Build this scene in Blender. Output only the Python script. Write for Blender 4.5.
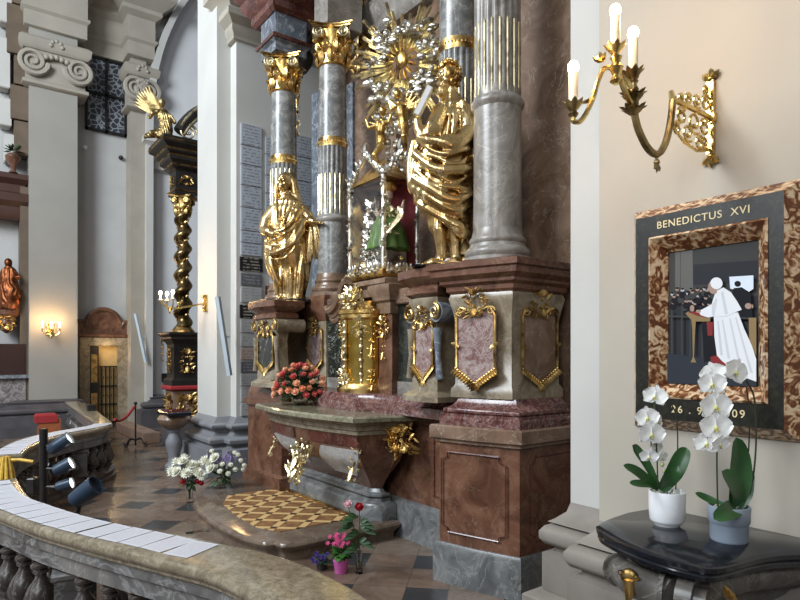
import bpy, bmesh, math, random
from mathutils import Vector, Matrix, noise
PI = math.pi
scene = bpy.context.scene
COL = scene.collection
for _o in list(bpy.data.objects): bpy.data.objects.remove(_o, do_unlink=True)
# ---------------------------------------------------------------- camera
RA = 0.0
def W(s, t, z=0.0): return Vector((-s, t, z))   # s: along the altar wall away from the viewer, t: into the altar
cam_d = bpy.data.cameras.new('camera'); cam = bpy.data.objects.new('camera', cam_d); COL.objects.link(cam)
cam.location = (0, 0, 1.6); cam.rotation_euler = (PI/2, 0, math.atan2(.8, .6))
cam_d.sensor_width = 36; cam_d.lens = 27.0; cam_d.shift_y = 55/800; cam_d.clip_start = .05; cam_d.clip_end = 200
scene.camera = cam
# ---------------------------------------------------------------- light
scene.view_settings.view_transform = 'Standard'; scene.view_settings.look = 'None'
scene.view_settings.gamma = 1; scene.view_settings.use_curve_mapping = False
scene.view_settings.exposure = -0.14
w = bpy.data.worlds.new('world'); scene.world = w; w.use_nodes = True
w.node_tree.nodes['Background'].inputs[0].default_value = (.84, .88, 1, 1)
w.node_tree.nodes['Background'].inputs[1].default_value = .24
def area(name, loc, target, sx, sy, power, color):
    l = bpy.data.lights.new(name, 'AREA'); l.shape = 'RECTANGLE'; l.size = sx; l.size_y = sy; l.energy = power; l.color = color
    o = bpy.data.objects.new(name, l); COL.objects.link(o); o.location = loc
    o.rotation_euler = (Vector(target)-Vector(loc)).to_track_quat('-Z', 'Y').to_euler()
    return o
area('nave_window_light', W(4.5, -7, 8), W(4.5, 3, 1.5), 4, 6, 1120, (.86, .93, 1))
area('near_window_light', W(-2.5, -5, 6), W(3, 3, 1.2), 2.5, 4, 300, (.9, .95, 1))
area('transept_fill_light', W(6.5, -5.5, 9), W(14.2, 3.8, 3), 4, 5, 1300, (.86, .93, 1))  # added fill light, not a real window; aimed so the far bay is lit
def point(name, loc, power, color=(1, .62, .28), r=.03):
    l = bpy.data.lights.new(name, 'POINT'); l.energy = power; l.color = color; l.shadow_soft_size = r
    o = bpy.data.objects.new(name, l); COL.objects.link(o); o.location = loc
    return o
# ---------------------------------------------------------------- materials
def new_mat(name):
    m = bpy.data.materials.new(name); m.use_nodes = True
    nt = m.node_tree; b = nt.nodes['Principled BSDF']
    return m, nt, b
def lk(nt, a, b): nt.links.new(a, b)
def coords(nt, scale=(1, 1, 1), rot=(0, 0, 0)):
    tc = nt.nodes.new('ShaderNodeTexCoord'); mp = nt.nodes.new('ShaderNodeMapping')
    mp.inputs['Scale'].default_value = scale; mp.inputs['Rotation'].default_value = rot
    lk(nt, tc.outputs['Object'], mp.inputs['Vector']); return mp.outputs['Vector']
def ntex(nt, vec, scale, detail=5, rough=.55, dist=0):
    n = nt.nodes.new('ShaderNodeTexNoise'); n.inputs['Scale'].default_value = scale
    n.inputs['Detail'].default_value = detail; n.inputs['Roughness'].default_value = rough; n.inputs['Distortion'].default_value = dist
    lk(nt, vec, n.inputs['Vector']); return n.outputs['Fac']
def ramp(nt, fac, stops):
    r = nt.nodes.new('ShaderNodeValToRGB'); el = r.color_ramp.elements
    while len(el) < len(stops): el.new(.5)
    for e, (p, c) in zip(el, stops): e.position = p; e.color = (c[0], c[1], c[2], 1)
    lk(nt, fac, r.inputs['Fac']); return r.outputs['Color']
def mix(nt, fac, a, b):
    m = nt.nodes.new('ShaderNodeMix'); m.data_type = 'RGBA'
    for sock, v in ((m.inputs[0], fac), (m.inputs[6], a), (m.inputs[7], b)):
        if hasattr(v, 'links'): lk(nt, v, sock)
        elif isinstance(v, (int, float)): sock.default_value = v
        else: sock.default_value = (v[0], v[1], v[2], 1)
    return m.outputs[2]
def math_(nt, op, a, b=0.0, c=None):
    m = nt.nodes.new('ShaderNodeMath'); m.operation = op
    for i, v in enumerate((a, b) if c is None else (a, b, c)):
        if hasattr(v, 'links'): lk(nt, v, m.inputs[i])
        else: m.inputs[i].default_value = v
    return m.outputs[0]
def bump(nt, b, h, strength=.3, dist=.01):
    n = nt.nodes.new('ShaderNodeBump'); n.inputs['Strength'].default_value = strength; n.inputs['Distance'].default_value = dist
    lk(nt, h, n.inputs['Height']); lk(nt, n.outputs[0], b.inputs['Normal'])
def plain(name, c, rough=.5, metal=0, var=.12, scale=8, bmp=0, coat=0):
    m, nt, b = new_mat(name); v = coords(nt); f = ntex(nt, v, scale)
    lo = tuple(x*(1-var) for x in c); hi = tuple(min(1, x*(1+var)) for x in c)
    lk(nt, ramp(nt, f, [(.3, lo), (.7, hi)]), b.inputs['Base Color'])
    b.inputs['Roughness'].default_value = rough; b.inputs['Metallic'].default_value = metal; b.inputs['Coat Weight'].default_value = coat
    if bmp: bump(nt, b, f, bmp, .01)
    return m
def marble(name, c1, c2, c3, vein, scale=3, vamt=.8, vw=.025, rough=.22, dist=1.2, stretch=(1, 1, 1), vscale=None):
    m, nt, b = new_mat(name); v = coords(nt, stretch)
    f = ntex(nt, v, scale, 8, .62, dist)
    base = ramp(nt, f, [(.30, c1), (.5, c2), (.70, c3)])
    g = ntex(nt, v, vscale or scale*.8, 6, .6, dist*1.4)
    d = math_(nt, 'ABSOLUTE', math_(nt, 'SUBTRACT', g, .5))
    vm = ramp(nt, d, [(0, (vamt,)*3), (vw, (0, 0, 0))])
    lk(nt, mix(nt, vm, base, vein), b.inputs['Base Color'])
    b.inputs['Roughness'].default_value = rough
    return m
def gold_mat(name, c=(.80, .54, .19), dark=(.28, .16, .05), rough=.27, scale=22, bs=.5):
    m, nt, b = new_mat(name); v = coords(nt); f = ntex(nt, v, scale, 4)
    g = ntex(nt, v, scale*.35, 4)
    lk(nt, ramp(nt, g, [(.36, dark), (.54, c), (.8, tuple(min(1, x*1.1) for x in c))]), b.inputs['Base Color'])
    b.inputs['Metallic'].default_value = 1
    r = nt.nodes.new('ShaderNodeMapRange'); lk(nt, f, r.inputs[0]); r.inputs[3].default_value = rough-.1; r.inputs[4].default_value = rough+.16
    lk(nt, r.outputs[0], b.inputs['Roughness'])
    bump(nt, b, f, bs, .004)
    return m
def emit(name, c, s):
    m, nt, b = new_mat(name); b.inputs['Base Color'].default_value = (*c, 1)
    b.inputs['Emission Color'].default_value = (*c, 1); b.inputs['Emission Strength'].default_value = s
    return m
def glass_mat(name, c=(1, 1, 1), rough=.02):
    m, nt, b = new_mat(name); b.inputs['Base Color'].default_value = (*c, 1); b.inputs['Roughness'].default_value = rough
    b.inputs['Transmission Weight'].default_value = 1; b.inputs['IOR'].default_value = 1.3
    return m
M = {}
M['plaster'] = plain('painted_plaster', (.50, .495, .46), .75, var=.06, scale=1.3, bmp=.03)
M['plaster_cream'] = plain('cream_plaster', (.43, .39, .32), .75, var=.06, scale=1.4, bmp=.03)
M['plaster_blue'] = plain('pale_grey_plaster', (.44, .44, .425), .75, var=.10, scale=1.2, bmp=.03)
M['plaster_bay'] = plain('lightened_bay_plaster', (.62, .63, .63), .75, var=.06, scale=1.2)  # lighter copy of the grey plaster: colour stands in for light missing there
M['stucco'] = plain('grey_beige_stucco', (.33, .30, .245), .7, var=.1, scale=2, bmp=.05)
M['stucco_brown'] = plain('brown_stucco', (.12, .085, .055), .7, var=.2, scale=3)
M['grey_stone'] = plain('grey_sandstone', (.225, .20, .17), .65, var=.18, scale=4, bmp=.1)
M['grey_stone2'] = plain('blue_grey_stone', (.165, .17, .18), .6, var=.16, scale=4, bmp=.08)
M['brown_stone'] = plain('brown_stone', (.20, .13, .095), .6, var=.25, scale=5, bmp=.08)
M['dark_stone'] = plain('dark_grey_stone', (.075, .070, .075), .5, var=.25, scale=4, bmp=.1)
M['grey_marble'] = marble('grey_veined_marble', (.09, .09, .088), (.185, .185, .175), (.31, .305, .285), (.5, .48, .43), 5, .6, .02, .25)
M['plinth_marble'] = marble('dark_grey_plinth_marble', (.06, .063, .062), (.125, .13, .128), (.20, .20, .195), (.42, .41, .38), 5, .35, .02, .28)
M['grey_warm'] = marble('warm_grey_marble', (.13, .115, .10), (.235, .215, .19), (.33, .31, .285), (.5, .47, .4), 4, .4, .02, .3)
M['blue_marble'] = marble('blue_grey_marble', (.07, .08, .10), (.13, .15, .175), (.22, .24, .26), (.5, .52, .55), 4, .5, .03, .22)
M['red_marble'] = marble('red_brown_marble', (.065, .028, .017), (.135, .062, .037), (.21, .108, .066), (.36, .26, .18), 4, .28, .012, .2)
M['dark_red'] = marble('dark_red_marble', (.035, .012, .01), (.09, .028, .02), (.16, .055, .04), (.4, .25, .2), 4, .3, .012, .2)
M['brown_marble'] = marble('brown_marble', (.10, .062, .04), (.185, .115, .075), (.28, .19, .135), (.5, .44, .35), 3, .5, .008, .25)
M['tan_marble'] = marble('olive_tan_marble', (.13, .10, .065), (.23, .185, .125), (.34, .29, .21), (.45, .4, .3), 6, .35, .02, .25)
M['red_breccia'] = marble('dark_red_breccia', (.06, .018, .016), (.13, .05, .042), (.22, .12, .10), (.5, .43, .40), 7, .4, .03, .2, 2)
M['breccia'] = marble('red_white_breccia', (.12, .05, .045), (.24, .145, .13), (.37, .30, .28), (.50, .46, .43), 8, .5, .055, .22, 2.2)
M['pink_block'] = marble('pink_grey_marble', (.09, .045, .038), (.17, .10, .088), (.27, .19, .17), (.45, .38, .34), 5, .45, .03, .25)
M['green_marble'] = marble('dark_green_marble', (.010, .011, .009), (.022, .024, .019), (.055, .056, .042), (.6, .6, .52), 12, .6, .004, .15, 1.2, vscale=1.1)
M['slab_marble'] = marble('olive_grey_marble', (.10, .095, .06), (.19, .175, .115), (.29, .27, .19), (.42, .38, .25), 7, .5, .03, .15)
M['rail_marble'] = marble('brown_rail_marble', (.11, .09, .058), (.20, .165, .11), (.31, .265, .19), (.42, .37, .27), 14, .5, .03, .22)
M['rail_edge'] = marble('weathered_rail_marble', (.055, .05, .045), (.12, .115, .11), (.20, .185, .16), (.36, .36, .36), 4, .5, .03, .35)
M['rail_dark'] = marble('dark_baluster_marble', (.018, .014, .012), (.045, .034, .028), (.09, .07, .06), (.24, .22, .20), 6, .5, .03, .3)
M['step_marble'] = marble('brown_step_marble', (.085, .060, .042), (.135, .098, .070), (.19, .145, .105), (.26, .21, .16), 4, .4, .02, .16)
M['silverstone'] = marble('pale_grey_panel_marble', (.30, .31, .33), (.48, .49, .50), (.62, .63, .62), (.75, .75, .75), 6, .5, .05, .25, 2)
M['console_stone'] = marble('dark_console_marble', (.045, .04, .034), (.10, .092, .08), (.17, .155, .135), (.35, .33, .28), 5, .4, .02, .25)
M['black_marble'] = plain('black_marble', (.012, .013, .017), .12, var=.3, scale=10)
M['black_paint'] = plain('black_lacquer', (.016, .014, .013), .35, var=.3)
M['gold'] = gold_mat('bright_gilding')
M['gold_old'] = gold_mat('aged_gilding', (.70, .48, .18), (.16, .09, .03), .33)
M['gold_pale'] = gold_mat('pale_gilding', (.86, .74, .45), (.25, .2, .11), .3)
M['silver'] = gold_mat('silver_gilt', (.82, .79, .70), (.22, .19, .14), .28)
M['brass'] = gold_mat('polished_brass', (.80, .60, .24), (.45, .30, .09), .22, 30, .15)
M['brass_dark'] = gold_mat('tarnished_brass', (.40, .30, .14), (.10, .07, .03), .35, 30, .3)
M['iron'] = plain('black_iron', (.02, .018, .017), .5, .6)
M['white'] = plain('white_gloss', (.8, .8, .8), .3, var=.03)
M['red_cloth'] = plain('red_cloth', (.30, .018, .022), .8)
M['glass'] = glass_mat('clear_glass')
# ---------------------------------------------------------------- mesh builder
class MB:
    def __init__(self): self.v = []; self.f = []; self.mi = []; self.X = Matrix.Identity(4); self.m = 0
    def add(self, vs, fs):
        n = len(self.v); X = self.X
        self.v.extend([tuple(X @ Vector(p)) for p in vs])
        for f in fs: self.f.append(tuple(n+i for i in f)); self.mi.append(self.m)
        return self
    def box(self, x0, x1, y0, y1, z0, z1, r=0):
        if r > 0:
            return self.plan([(x0, y0), (x1, y0), (x1, y1), (x0, y1)], [(-r, z0), (0, z0+r), (0, z1-r), (-r, z1)])
        vs = [(x, y, z) for z in (z0, z1) for (x, y) in ((x0, y0), (x1, y0), (x1, y1), (x0, y1))]
        return self.add(vs, [(3, 2, 1, 0), (4, 5, 6, 7), (0, 1, 5, 4), (1, 2, 6, 5), (2, 3, 7, 6), (3, 0, 4, 7)])
    def plan(self, poly, prof, caps=(1, 1)):
        """stack of mitred offsets of a counter-clockwise plan outline; prof = [(outward offset, z)...]"""
        n = len(poly); A = sum(poly[i][0]*poly[(i+1) % n][1]-poly[(i+1) % n][0]*poly[i][1] for i in range(n))
        if A < 0: poly = list(reversed(poly))
        mit = []
        for i in range(n):
            p0, p1, p2 = Vector(poly[i-1][:2]), Vector(poly[i][:2]), Vector(poly[(i+1) % n][:2])
            e1 = (p1-p0).normalized(); e2 = (p2-p1).normalized()
            n1 = Vector((e1.y, -e1.x)); n2 = Vector((e2.y, -e2.x)); d = 1+n1.dot(n2)
            mit.append((n1+n2)/max(d, .25))
        vs = []
        for off, z in prof:
            for p, mm in zip(poly, mit): vs.append((p[0]+mm.x*off, p[1]+mm.y*off, z))
        fs = []
        for k in range(len(prof)-1):
            for i in range(n):
                j = (i+1) % n; fs.append((k*n+i, k*n+j, (k+1)*n+j, (k+1)*n+i))
        if caps[0]: fs.append(tuple(reversed(range(n))))
        if caps[1]: fs.append(tuple(range((len(prof)-1)*n, len(prof)*n)))
        return self.add(vs, fs)
    def strip(self, path, prof, closed=True):
        """sweep a cross-section prof [(offset to the left, z)...] along an open plan path"""
        n = len(path); vs = []; m = len(prof)
        for i in range(n):
            p = Vector(path[i][:2]); a = Vector(path[max(i-1, 0)][:2]); b = Vector(path[min(i+1, n-1)][:2])
            e1 = (p-a) if i > 0 else (b-p); e2 = (b-p) if i < n-1 else (p-a)
            e1.normalize(); e2.normalize(); n1 = Vector((-e1.y, e1.x)); n2 = Vector((-e2.y, e2.x))
            mm = (n1+n2)/max(1+n1.dot(n2), .3)
            for off, z in prof: vs.append((p.x+mm.x*off, p.y+mm.y*off, z))
        fs = []
        for i in range(n-1):
            for k in range(m if closed else m-1):
                l = (k+1) % m; fs.append((i*m+k, i*m+l, (i+1)*m+l, (i+1)*m+k))
        if closed: fs += [tuple(reversed(range(m))), tuple(range((n-1)*m, n*m))]
        return self.add(vs, fs)
    def lathe(self, prof, n=24, c=(0, 0, 0), flute=0, depth=0, fl=None):
        vs = []; fs = []
        for r, z in prof:
            for i in range(n):
                a = 2*PI*i/n; rr = r
                if flute and fl(z): rr = r-depth*max(0, math.cos(a*flute))**.7 if math.cos(a*flute) > 0 else r
                vs.append((c[0]+rr*math.cos(a), c[1]+rr*math.sin(a), c[2]+z))
        for k in range(len(prof)-1):
            for i in range(n):
                j = (i+1) % n; fs.append((k*n+i, k*n+j, (k+1)*n+j, (k+1)*n+i))
        if prof[0][0] > 1e-5: fs.append(tuple(reversed(range(n))))
        if prof[-1][0] > 1e-5: fs.append(tuple(range((len(prof)-1)*n, len(prof)*n)))
        return self.add(vs, fs)
    def tube(self, pts, r, n=8, caps=True, flat=1.0):
        pts = [Vector(p) for p in pts]; k = len(pts)
        if k < 2: return self
        rs = r if isinstance(r, (list, tuple)) else [r]*k
        t = (pts[1]-pts[0]).normalized(); up = Vector((0, 0, 1)) if abs(t.z) < .9 else Vector((1, 0, 0))
        u = t.cross(up).normalized(); vs = []
        for i in range(k):
            tt = (pts[min(i+1, k-1)]-pts[max(i-1, 0)])
            if tt.length < 1e-9: tt = t
            tt.normalize(); u = (u-tt*u.dot(tt)); u.normalize(); w_ = tt.cross(u)
            for j in range(n):
                a = 2*PI*j/n; vs.append(pts[i]+u*(rs[i]*math.cos(a))+w_*(rs[i]*flat*math.sin(a)))
        fs = [(i*n+j, i*n+(j+1) % n, (i+1)*n+(j+1) % n, (i+1)*n+j) for i in range(k-1) for j in range(n)]
        if caps: fs += [tuple(reversed(range(n))), tuple(range((k-1)*n, k*n))]
        return self.add(vs, fs)
    def ball(self, c, r, nu=12, nv=8, rot=None):
        if isinstance(r, (int, float)): r = (r, r, r)
        vs = [(0, 0, -1)]; 
        for i in range(1, nv):
            ph = -PI/2+PI*i/nv
            for j in range(nu):
                a = 2*PI*j/nu; vs.append((math.cos(ph)*math.cos(a), math.cos(ph)*math.sin(a), math.sin(ph)))
        vs.append((0, 0, 1)); R = rot or Matrix.Identity(3)
        vs = [R @ Vector((p[0]*r[0], p[1]*r[1], p[2]*r[2]))+Vector(c) for p in vs]
        fs = [(0, 1+(j+1) % nu, 1+j) for j in range(nu)]
        for i in range(nv-2):
            for j in range(nu):
                a = 1+i*nu+j; b = 1+i*nu+(j+1) % nu; fs.append((a, b, b+nu, a+nu))
        l = len(vs)-1; o = 1+(nv-2)*nu
        fs += [(o+j, o+(j+1) % nu, l) for j in range(nu)]
        return self.add(vs, fs)
    def scroll(self, c, r, turns=1.5, ax='xz', sgn=1, start=0, th=.2, n=6, seg=22, y=0):
        """spiral volute tube lying in the x-z plane at depth y"""
        pts = []; rs = []
        for i in range(seg+1):
            f = i/seg; a = start+sgn*turns*2*PI*f; q = r*(1-.82*f)
            p = (c[0]+q*math.cos(a), c[1]+y, c[2]+q*math.sin(a)); pts.append(p); rs.append(r*th*(1-.55*f))
        self.tube(pts, rs, n); self.ball(pts[-1], r*.17, 8, 6); return self
    def leaf(self, base, tip, wid, bend=0, up=(0, -1, 0), seg=6, thick=.15):
        """pointed leaf, lens section, bulging towards 'up'"""
        b = Vector(base); t = Vector(tip); d = t-b; L = d.length
        if L < 1e-6: return self
        d.normalize(); u = Vector(up); u = (u-d*u.dot(d)); 
        if u.length < 1e-4: u = d.orthogonal()
        u.normalize(); s = d.cross(u); vs = []; fs = []
        for i in range(seg+1):
            f = i/seg; wq = wid*.5*math.sin(PI*min(1, f*.92+.08))**.8
            c = b+d*(L*f)+u*(bend*math.sin(f*PI*.5)*f*L)
            vs += [c-s*wq, c+u*wq*thick*2, c+s*wq, c-u*wq*thick]
        for i in range(seg):
            for k in range(4):
                l = (k+1) % 4; fs.append((i*4+k, i*4+l, (i+1)*4+l, (i+1)*4+k))
        fs += [(3, 2, 1, 0), tuple(range(seg*4, seg*4+4))]
        return self.add(vs, fs)
    def build(self, name, mats, parent=None, loc=None, rotz=0, sharp=40, label=None):
        me = bpy.data.meshes.new(name); me.from_pydata(self.v, [], self.f); me.update()
        for mm in (mats if isinstance(mats, (list, tuple)) else [mats]): me.materials.append(mm)
        if any(self.mi): me.polygons.foreach_set('material_index', self.mi)
        bm = bmesh.new(); bm.from_mesh(me); bmesh.ops.recalc_face_normals(bm, faces=bm.faces); bm.to_mesh(me); bm.free()
        me.polygons.foreach_set('use_smooth', [True]*len(me.polygons)); me.set_sharp_from_angle(angle=math.radians(sharp))
        o = bpy.data.objects.new(name, me); COL.objects.link(o)
        if parent is not None: o.parent = parent
        if loc is not None: o.location = loc
        if rotz: o.rotation_euler = (0, 0, rotz)
        if label: o['label'] = label
        return o
def tag(o, label, cat, group=None, kind=None):
    o['label'] = label; o['category'] = cat
    if group: o['group'] = group
    if kind: o['kind'] = kind
    return o
def empty(name, loc, rotz, label, cat, group=None):
    o = bpy.data.objects.new(name, None); COL.objects.link(o); o.location = loc; o.rotation_euler = (0, 0, rotz)
    o.empty_display_size = .1
    return tag(o, label, cat, group)
def struct(name, mb, mats, sharp=40, rot=RA):
    o = mb.build(name, mats, None, None, rot, sharp); o['kind'] = 'structure'; return o
def copy_tree(o, parent=None):
    c = o.copy(); COL.objects.link(c)
    if parent is not None: c.parent = parent
    for ch in list(o.children): copy_tree(ch, c)
    return c
def smooth_path(pts, sub=6, closed=False):
    P = [Vector(p) for p in pts]; n = len(P); out = []
    rng = range(n if closed else n-1)
    for i in rng:
        if closed: p0, p1, p2, p3 = P[i-1], P[i], P[(i+1) % n], P[(i+2) % n]
        else: p0, p1, p2, p3 = P[max(i-1, 0)], P[i], P[i+1], P[min(i+2, n-1)]
        for k in range(sub):
            f = k/sub; out.append(.5*((2*p1)+(p2-p0)*f+(2*p0-5*p1+4*p2-p3)*f*f+(3*p1-p0-3*p2+p3)*f**3))
    if not closed: out.append(P[-1])
    return [tuple(p) for p in out]
# torus-like profile helper
def rnd(o0, z0, z1, bulge, n=5):
    """half-round moulding between z0 and z1 standing out by bulge from offset o0"""
    return [(o0+bulge*math.sin(PI*i/n), z0+(z1-z0)*(.5-.5*math.cos(PI*i/n))) for i in range(n+1)]
# ---------------------------------------------------------------- the building
def floor_mat():
    m, nt, b = new_mat('brown_marble_tiles'); tc = nt.nodes.new('ShaderNodeTexCoord'); sp = nt.nodes.new('ShaderNodeSeparateXYZ')
    lk(nt, tc.outputs['Object'], sp.inputs[0]); S = .66*math.sqrt(2)
    p = math_(nt, 'ADD', math_(nt, 'DIVIDE', math_(nt, 'ADD', sp.outputs[0], sp.outputs[1]), S), .10)
    q = math_(nt, 'ADD', math_(nt, 'DIVIDE', math_(nt, 'SUBTRACT', sp.outputs[1], sp.outputs[0]), S), .51)
    def dist(x): return math_(nt, 'ABSOLUTE', math_(nt, 'SUBTRACT', math_(nt, 'FRACT', x), .5))
    dp, dq = dist(p), dist(q); mx = math_(nt, 'MAXIMUM', dp, dq); mn = math_(nt, 'MINIMUM', dp, dq)
    black = math_(nt, 'LESS_THAN', mx, .22)
    g = math_(nt, 'LESS_THAN', math_(nt, 'MINIMUM', math_(nt, 'ABSOLUTE', math_(nt, 'SUBTRACT', dp, .22)), math_(nt, 'ABSOLUTE', math_(nt, 'SUBTRACT', dq, .22))), .006)
    cx = nt.nodes.new('ShaderNodeCombineXYZ')
    lk(nt, math_(nt, 'FLOOR', math_(nt, 'ADD', p, .28)), cx.inputs[0]); lk(nt, math_(nt, 'FLOOR', math_(nt, 'ADD', q, .28)), cx.inputs[1])
    wn = nt.nodes.new('ShaderNodeTexWhiteNoise'); lk(nt, cx.outputs[0], wn.inputs['Vector'])
    v = coords(nt); f = ntex(nt, v, 3, 7, .65, 1)
    brown = ramp(nt, f, [(.3, (.085, .05, .032)), (.5, (.15, .095, .065)), (.7, (.23, .155, .11))])
    grey = ramp(nt, f, [(.3, (.11, .08, .06)), (.5, (.165, .125, .095)), (.7, (.23, .18, .14))])
    col = mix(nt, wn.outputs['Value'], brown, grey)
    col = mix(nt, math_(nt, 'MULTIPLY', g, .55), col, (.05, .04, .035))
    col = mix(nt, black, col, ramp(nt, f, [(.3, (.022, .024, .026)), (.7, (.045, .048, .05))]))
    lk(nt, col, b.inputs['Base Color'])
    r = nt.nodes.new('ShaderNodeMapRange'); lk(nt, ntex(nt, v, 1.4, 4), r.inputs[0]); r.inputs[3].default_value = .12; r.inputs[4].default_value = .38
    lk(nt, r.outputs[0], b.inputs['Roughness']); return m
struct('floor', MB().box(-22, 6, -8, 14, -.1, 0), floor_mat())

BASE = [(0, .82), (.015, .77), (.06, .73), (.085, .715)] + rnd(.06, .705, .585, .06) + [(.055, .575), (.055, .56), (.105, .55), (.105, .36), (.10, .35), (.17, .33), (.18, .32), (.18, 0)]
BASE = list(reversed(BASE))
# picture wall (near right) and the pilaster behind its edge
P_near = [(-1.70, 2.45), (3.5, 2.45), (3.5, 4.6), (-1.70, 4.6)]
P_pil = [(-2.0, 2.63), (-1.5, 2.63), (-1.5, 4.8), (-2.0, 4.8)]
struct('wall_right', MB().plan(P_near, [(0, .81), (0, 10)]), M['plaster_cream'])
struct('trim_1', MB().plan(P_pil, [(0, .81), (0, 10)]), M['plaster'])
struct('baseboard_right', MB().plan(P_near, BASE), M['grey_stone'])
struct('baseboard_corner', MB().plan(P_pil, BASE), M['grey_stone'])
# wall closing the altar chapel
struct('wall_back', MB().box(-8.2, -1.6, 4.75, 5.1, 0, 12), M['plaster_blue'])
# pier with the votive plaques
P_pier = [(-8.68, 2.86), (-7.9, 2.86), (-7.9, 3.05), (-7.70, 3.05), (-7.70, 5.2), (-8.68, 5.2)]
struct('wall_left', MB().plan(P_pier, [(0, .76), (0, 12)]), M['plaster'])
BL = [(.19, 0), (.19, .36), (.10, .38), (.10, .40)] + rnd(.08, .40, .52, .07) + [(.07, .53), (.04, .57), (.05, .60)] + rnd(.07, .61, .69, .04) + [(.06, .70), (.0, .77)]
struct('baseboard_left', MB().plan(P_pier, BL), M['grey_stone2'])
struct('trim_2', MB().plan([(-7.92, 3.03), (-7.70, 3.03), (-7.70, 5), (-7.92, 5)], [(.005, 5.78), (.03, 5.80), (.03, 5.86), (.06, 5.90), (.06, 5.98), (.14, 6.06), (.14, 6.14), (.10, 6.18), (.2, 6.32), (.26, 6.36), (.26, 6.5)]), M['stucco'])
# second pier far side / transept wall: faces toward the viewer at s = 14.2
FW = 14.2
def far_struct(name, x0, x1, y0, y1, z0, z1, m): struct(name, MB().box(x0, x1, y0, y1, z0, z1), m)
struct('wall_far', MB().box(-15.4, -14.55, -7.9, 8, 0, 16), M['plaster_blue'])
# end pilaster left of the door
P_a = [(-14.9, 1.26), (-14.0, 1.26), (-14.0, 2.12), (-14.9, 2.12)]
P_b = [(-14.9, 3.18), (-14.1, 3.18), (-14.1, 3.50), (-14.9, 3.50)]
struct('trim_3', MB().plan(P_a, [(0, 0), (0, 11.5)]), M['stucco'] if False else plain('grey_plaster_far', (.30, .285, .25), .75, var=.07, scale=1.2))
struct('trim_4', MB().plan(P_b, [(0, 0), (0, 11.5)]), M['stucco'])
FB = [(.35, 0), (.35, .40), (.24, .42)] + rnd(.22, .43, .55, .06) + [(.16, .58), (.10, .62), (.12, .66), (.0, .70)]
struct('baseboard_far', MB().plan([(-14.9, 1.0), (-14.0, 1.0), (-14.0, 2.12), (-14.9, 2.12)], FB), M['dark_stone'])
struct('baseboard_far_right', MB().plan([(-14.9, 3.65), (-14.05, 3.65), (-14.05, 6.2), (-14.9, 6.2)], FB), M['dark_stone'])
# arch bay: a round arch rib rising out of the far pier toward the viewer
rib = MB()
arcp = []
for i in range(25):
    th = PI - (PI/2)*i/24
    arcp.append((3.6+3.6*(1+math.cos(th)), 6.8+4.8*math.sin(th)))
inner = [(3.58, 0)]+[(y, z) for y, z in arcp]; 
vs = []; fs = []; n = len(inner)
for (y, z) in inner: vs += [(-13.95, y-.12, z+ .0), (-13.95, y+.02, z), (-14.9, y+.02, z), (-14.9, y-.12, z)]
for i in range(n-1):
    for k in range(4):
        l = (k+1) % 4; fs.append((i*4+k, i*4+l, (i+1)*4+l, (i+1)*4+k))
fs += [(3, 2, 1, 0), tuple(range((n-1)*4, n*4))]
rib.add(vs, fs); struct('trim_5', rib, M['plaster'])
struct('wall_bay', MB().box(-14.55, -14.25, 3.52, 8, 0, 16), M['plaster_bay'])
struct('trim_6', MB().plan([(-14.6, 3.75), (-14.2, 3.75), (-14.2, 8), (-14.6, 8)], [(0, 5.75), (.08, 5.8), (.08, 5.95), (.16, 6.02), (.16, 6.12), (.30, 6.3), (.34, 6.32), (.34, 6.45), (0, 6.5)]), M['plaster'])
# crowning entablature of the far wall (steps with each pilaster)
ent = [(0, 0), (.03, .02), (.03, .34), (.08, .40), (.08, .46), (.04, .48), (.04, .95), (.10, 1.0), (.16, 1.05), (.16, 1.15), (.34, 1.3), (.42, 1.38), (.42, 1.55), (0, 1.62)]
for nm, p in (('trim_7', [(-14.9, 1.2), (-13.95, 1.2), (-13.95, 2.26), (-14.9, 2.26)]), ('trim_8', [(-14.95, 2.25), (-14.5, 2.25), (-14.5, 3.2), (-14.95, 3.2)]), ('trim_9', [(-14.9, 3.12), (-14.0, 3.12), (-14.0, 3.62), (-14.9, 3.62)])):
    struct(nm, MB().plan(p, [(o, 8.15+z*.9) for o, z in ent]), M['stucco'])
# stucco ionic capitals
def far_capital(nm, y0, y1, x):
    mb = MB(); mb.plan([(-14.9, y0-.06), (x, y0-.06), (x, y1+.06), (-14.9, y1+.06)], [(0, 7.72), (.06, 7.78), (.08, 7.92), (.02, 7.98)])
    mb.plan([(-14.9, y0), (x-.05, y0), (x-.05, y1), (-14.9, y1)], [(0.02, 6.98), (.08, 7.02), (.08, 7.08), (.02, 7.12), (.02, 7.72)])
    R = .27
    for y, sg, st in ((y0+.10, 1, 0), (y1-.10, -1, PI)):
        for i in range(1):
            pts = []; rs = []
            for k in range(40):
                f = k/39; a = st+sg*(-1)*f*2.3*2*PI+PI/2*0; q = R*(1-.85*f)
                pts.append((x+.05, y+q*math.cos(a), 7.45+q*math.sin(a))); rs.append(.055*(1-.55*f))
            mb.tube(pts, rs, 6)
        cyl = [(x+d, y+.2*math.cos(a), 7.45+.2*math.sin(a)) for d in (-.1, .03) for a in [2*PI*j/16 for j in range(16)]]
        mb.add(cyl, [(i, (i+1) % 16, 16+(i+1) % 16, 16+i) for i in range(16)]+[tuple(range(16, 32)), tuple(range(15, -1, -1))])
    ym = (y0+y1)/2
    for i in range(5): mb.ball((x+.05, ym+(i-2)*.09*(y1-y0), 7.62-.02*abs(i-2)), .055, 8, 6)
    for i in range(5):
        a = PI*i/4; mb.ball((x+.06, ym+.10*math.cos(a), 7.84+.10*math.sin(a)), .045, 8, 6)
    struct(nm, mb, M['stucco'])
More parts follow.
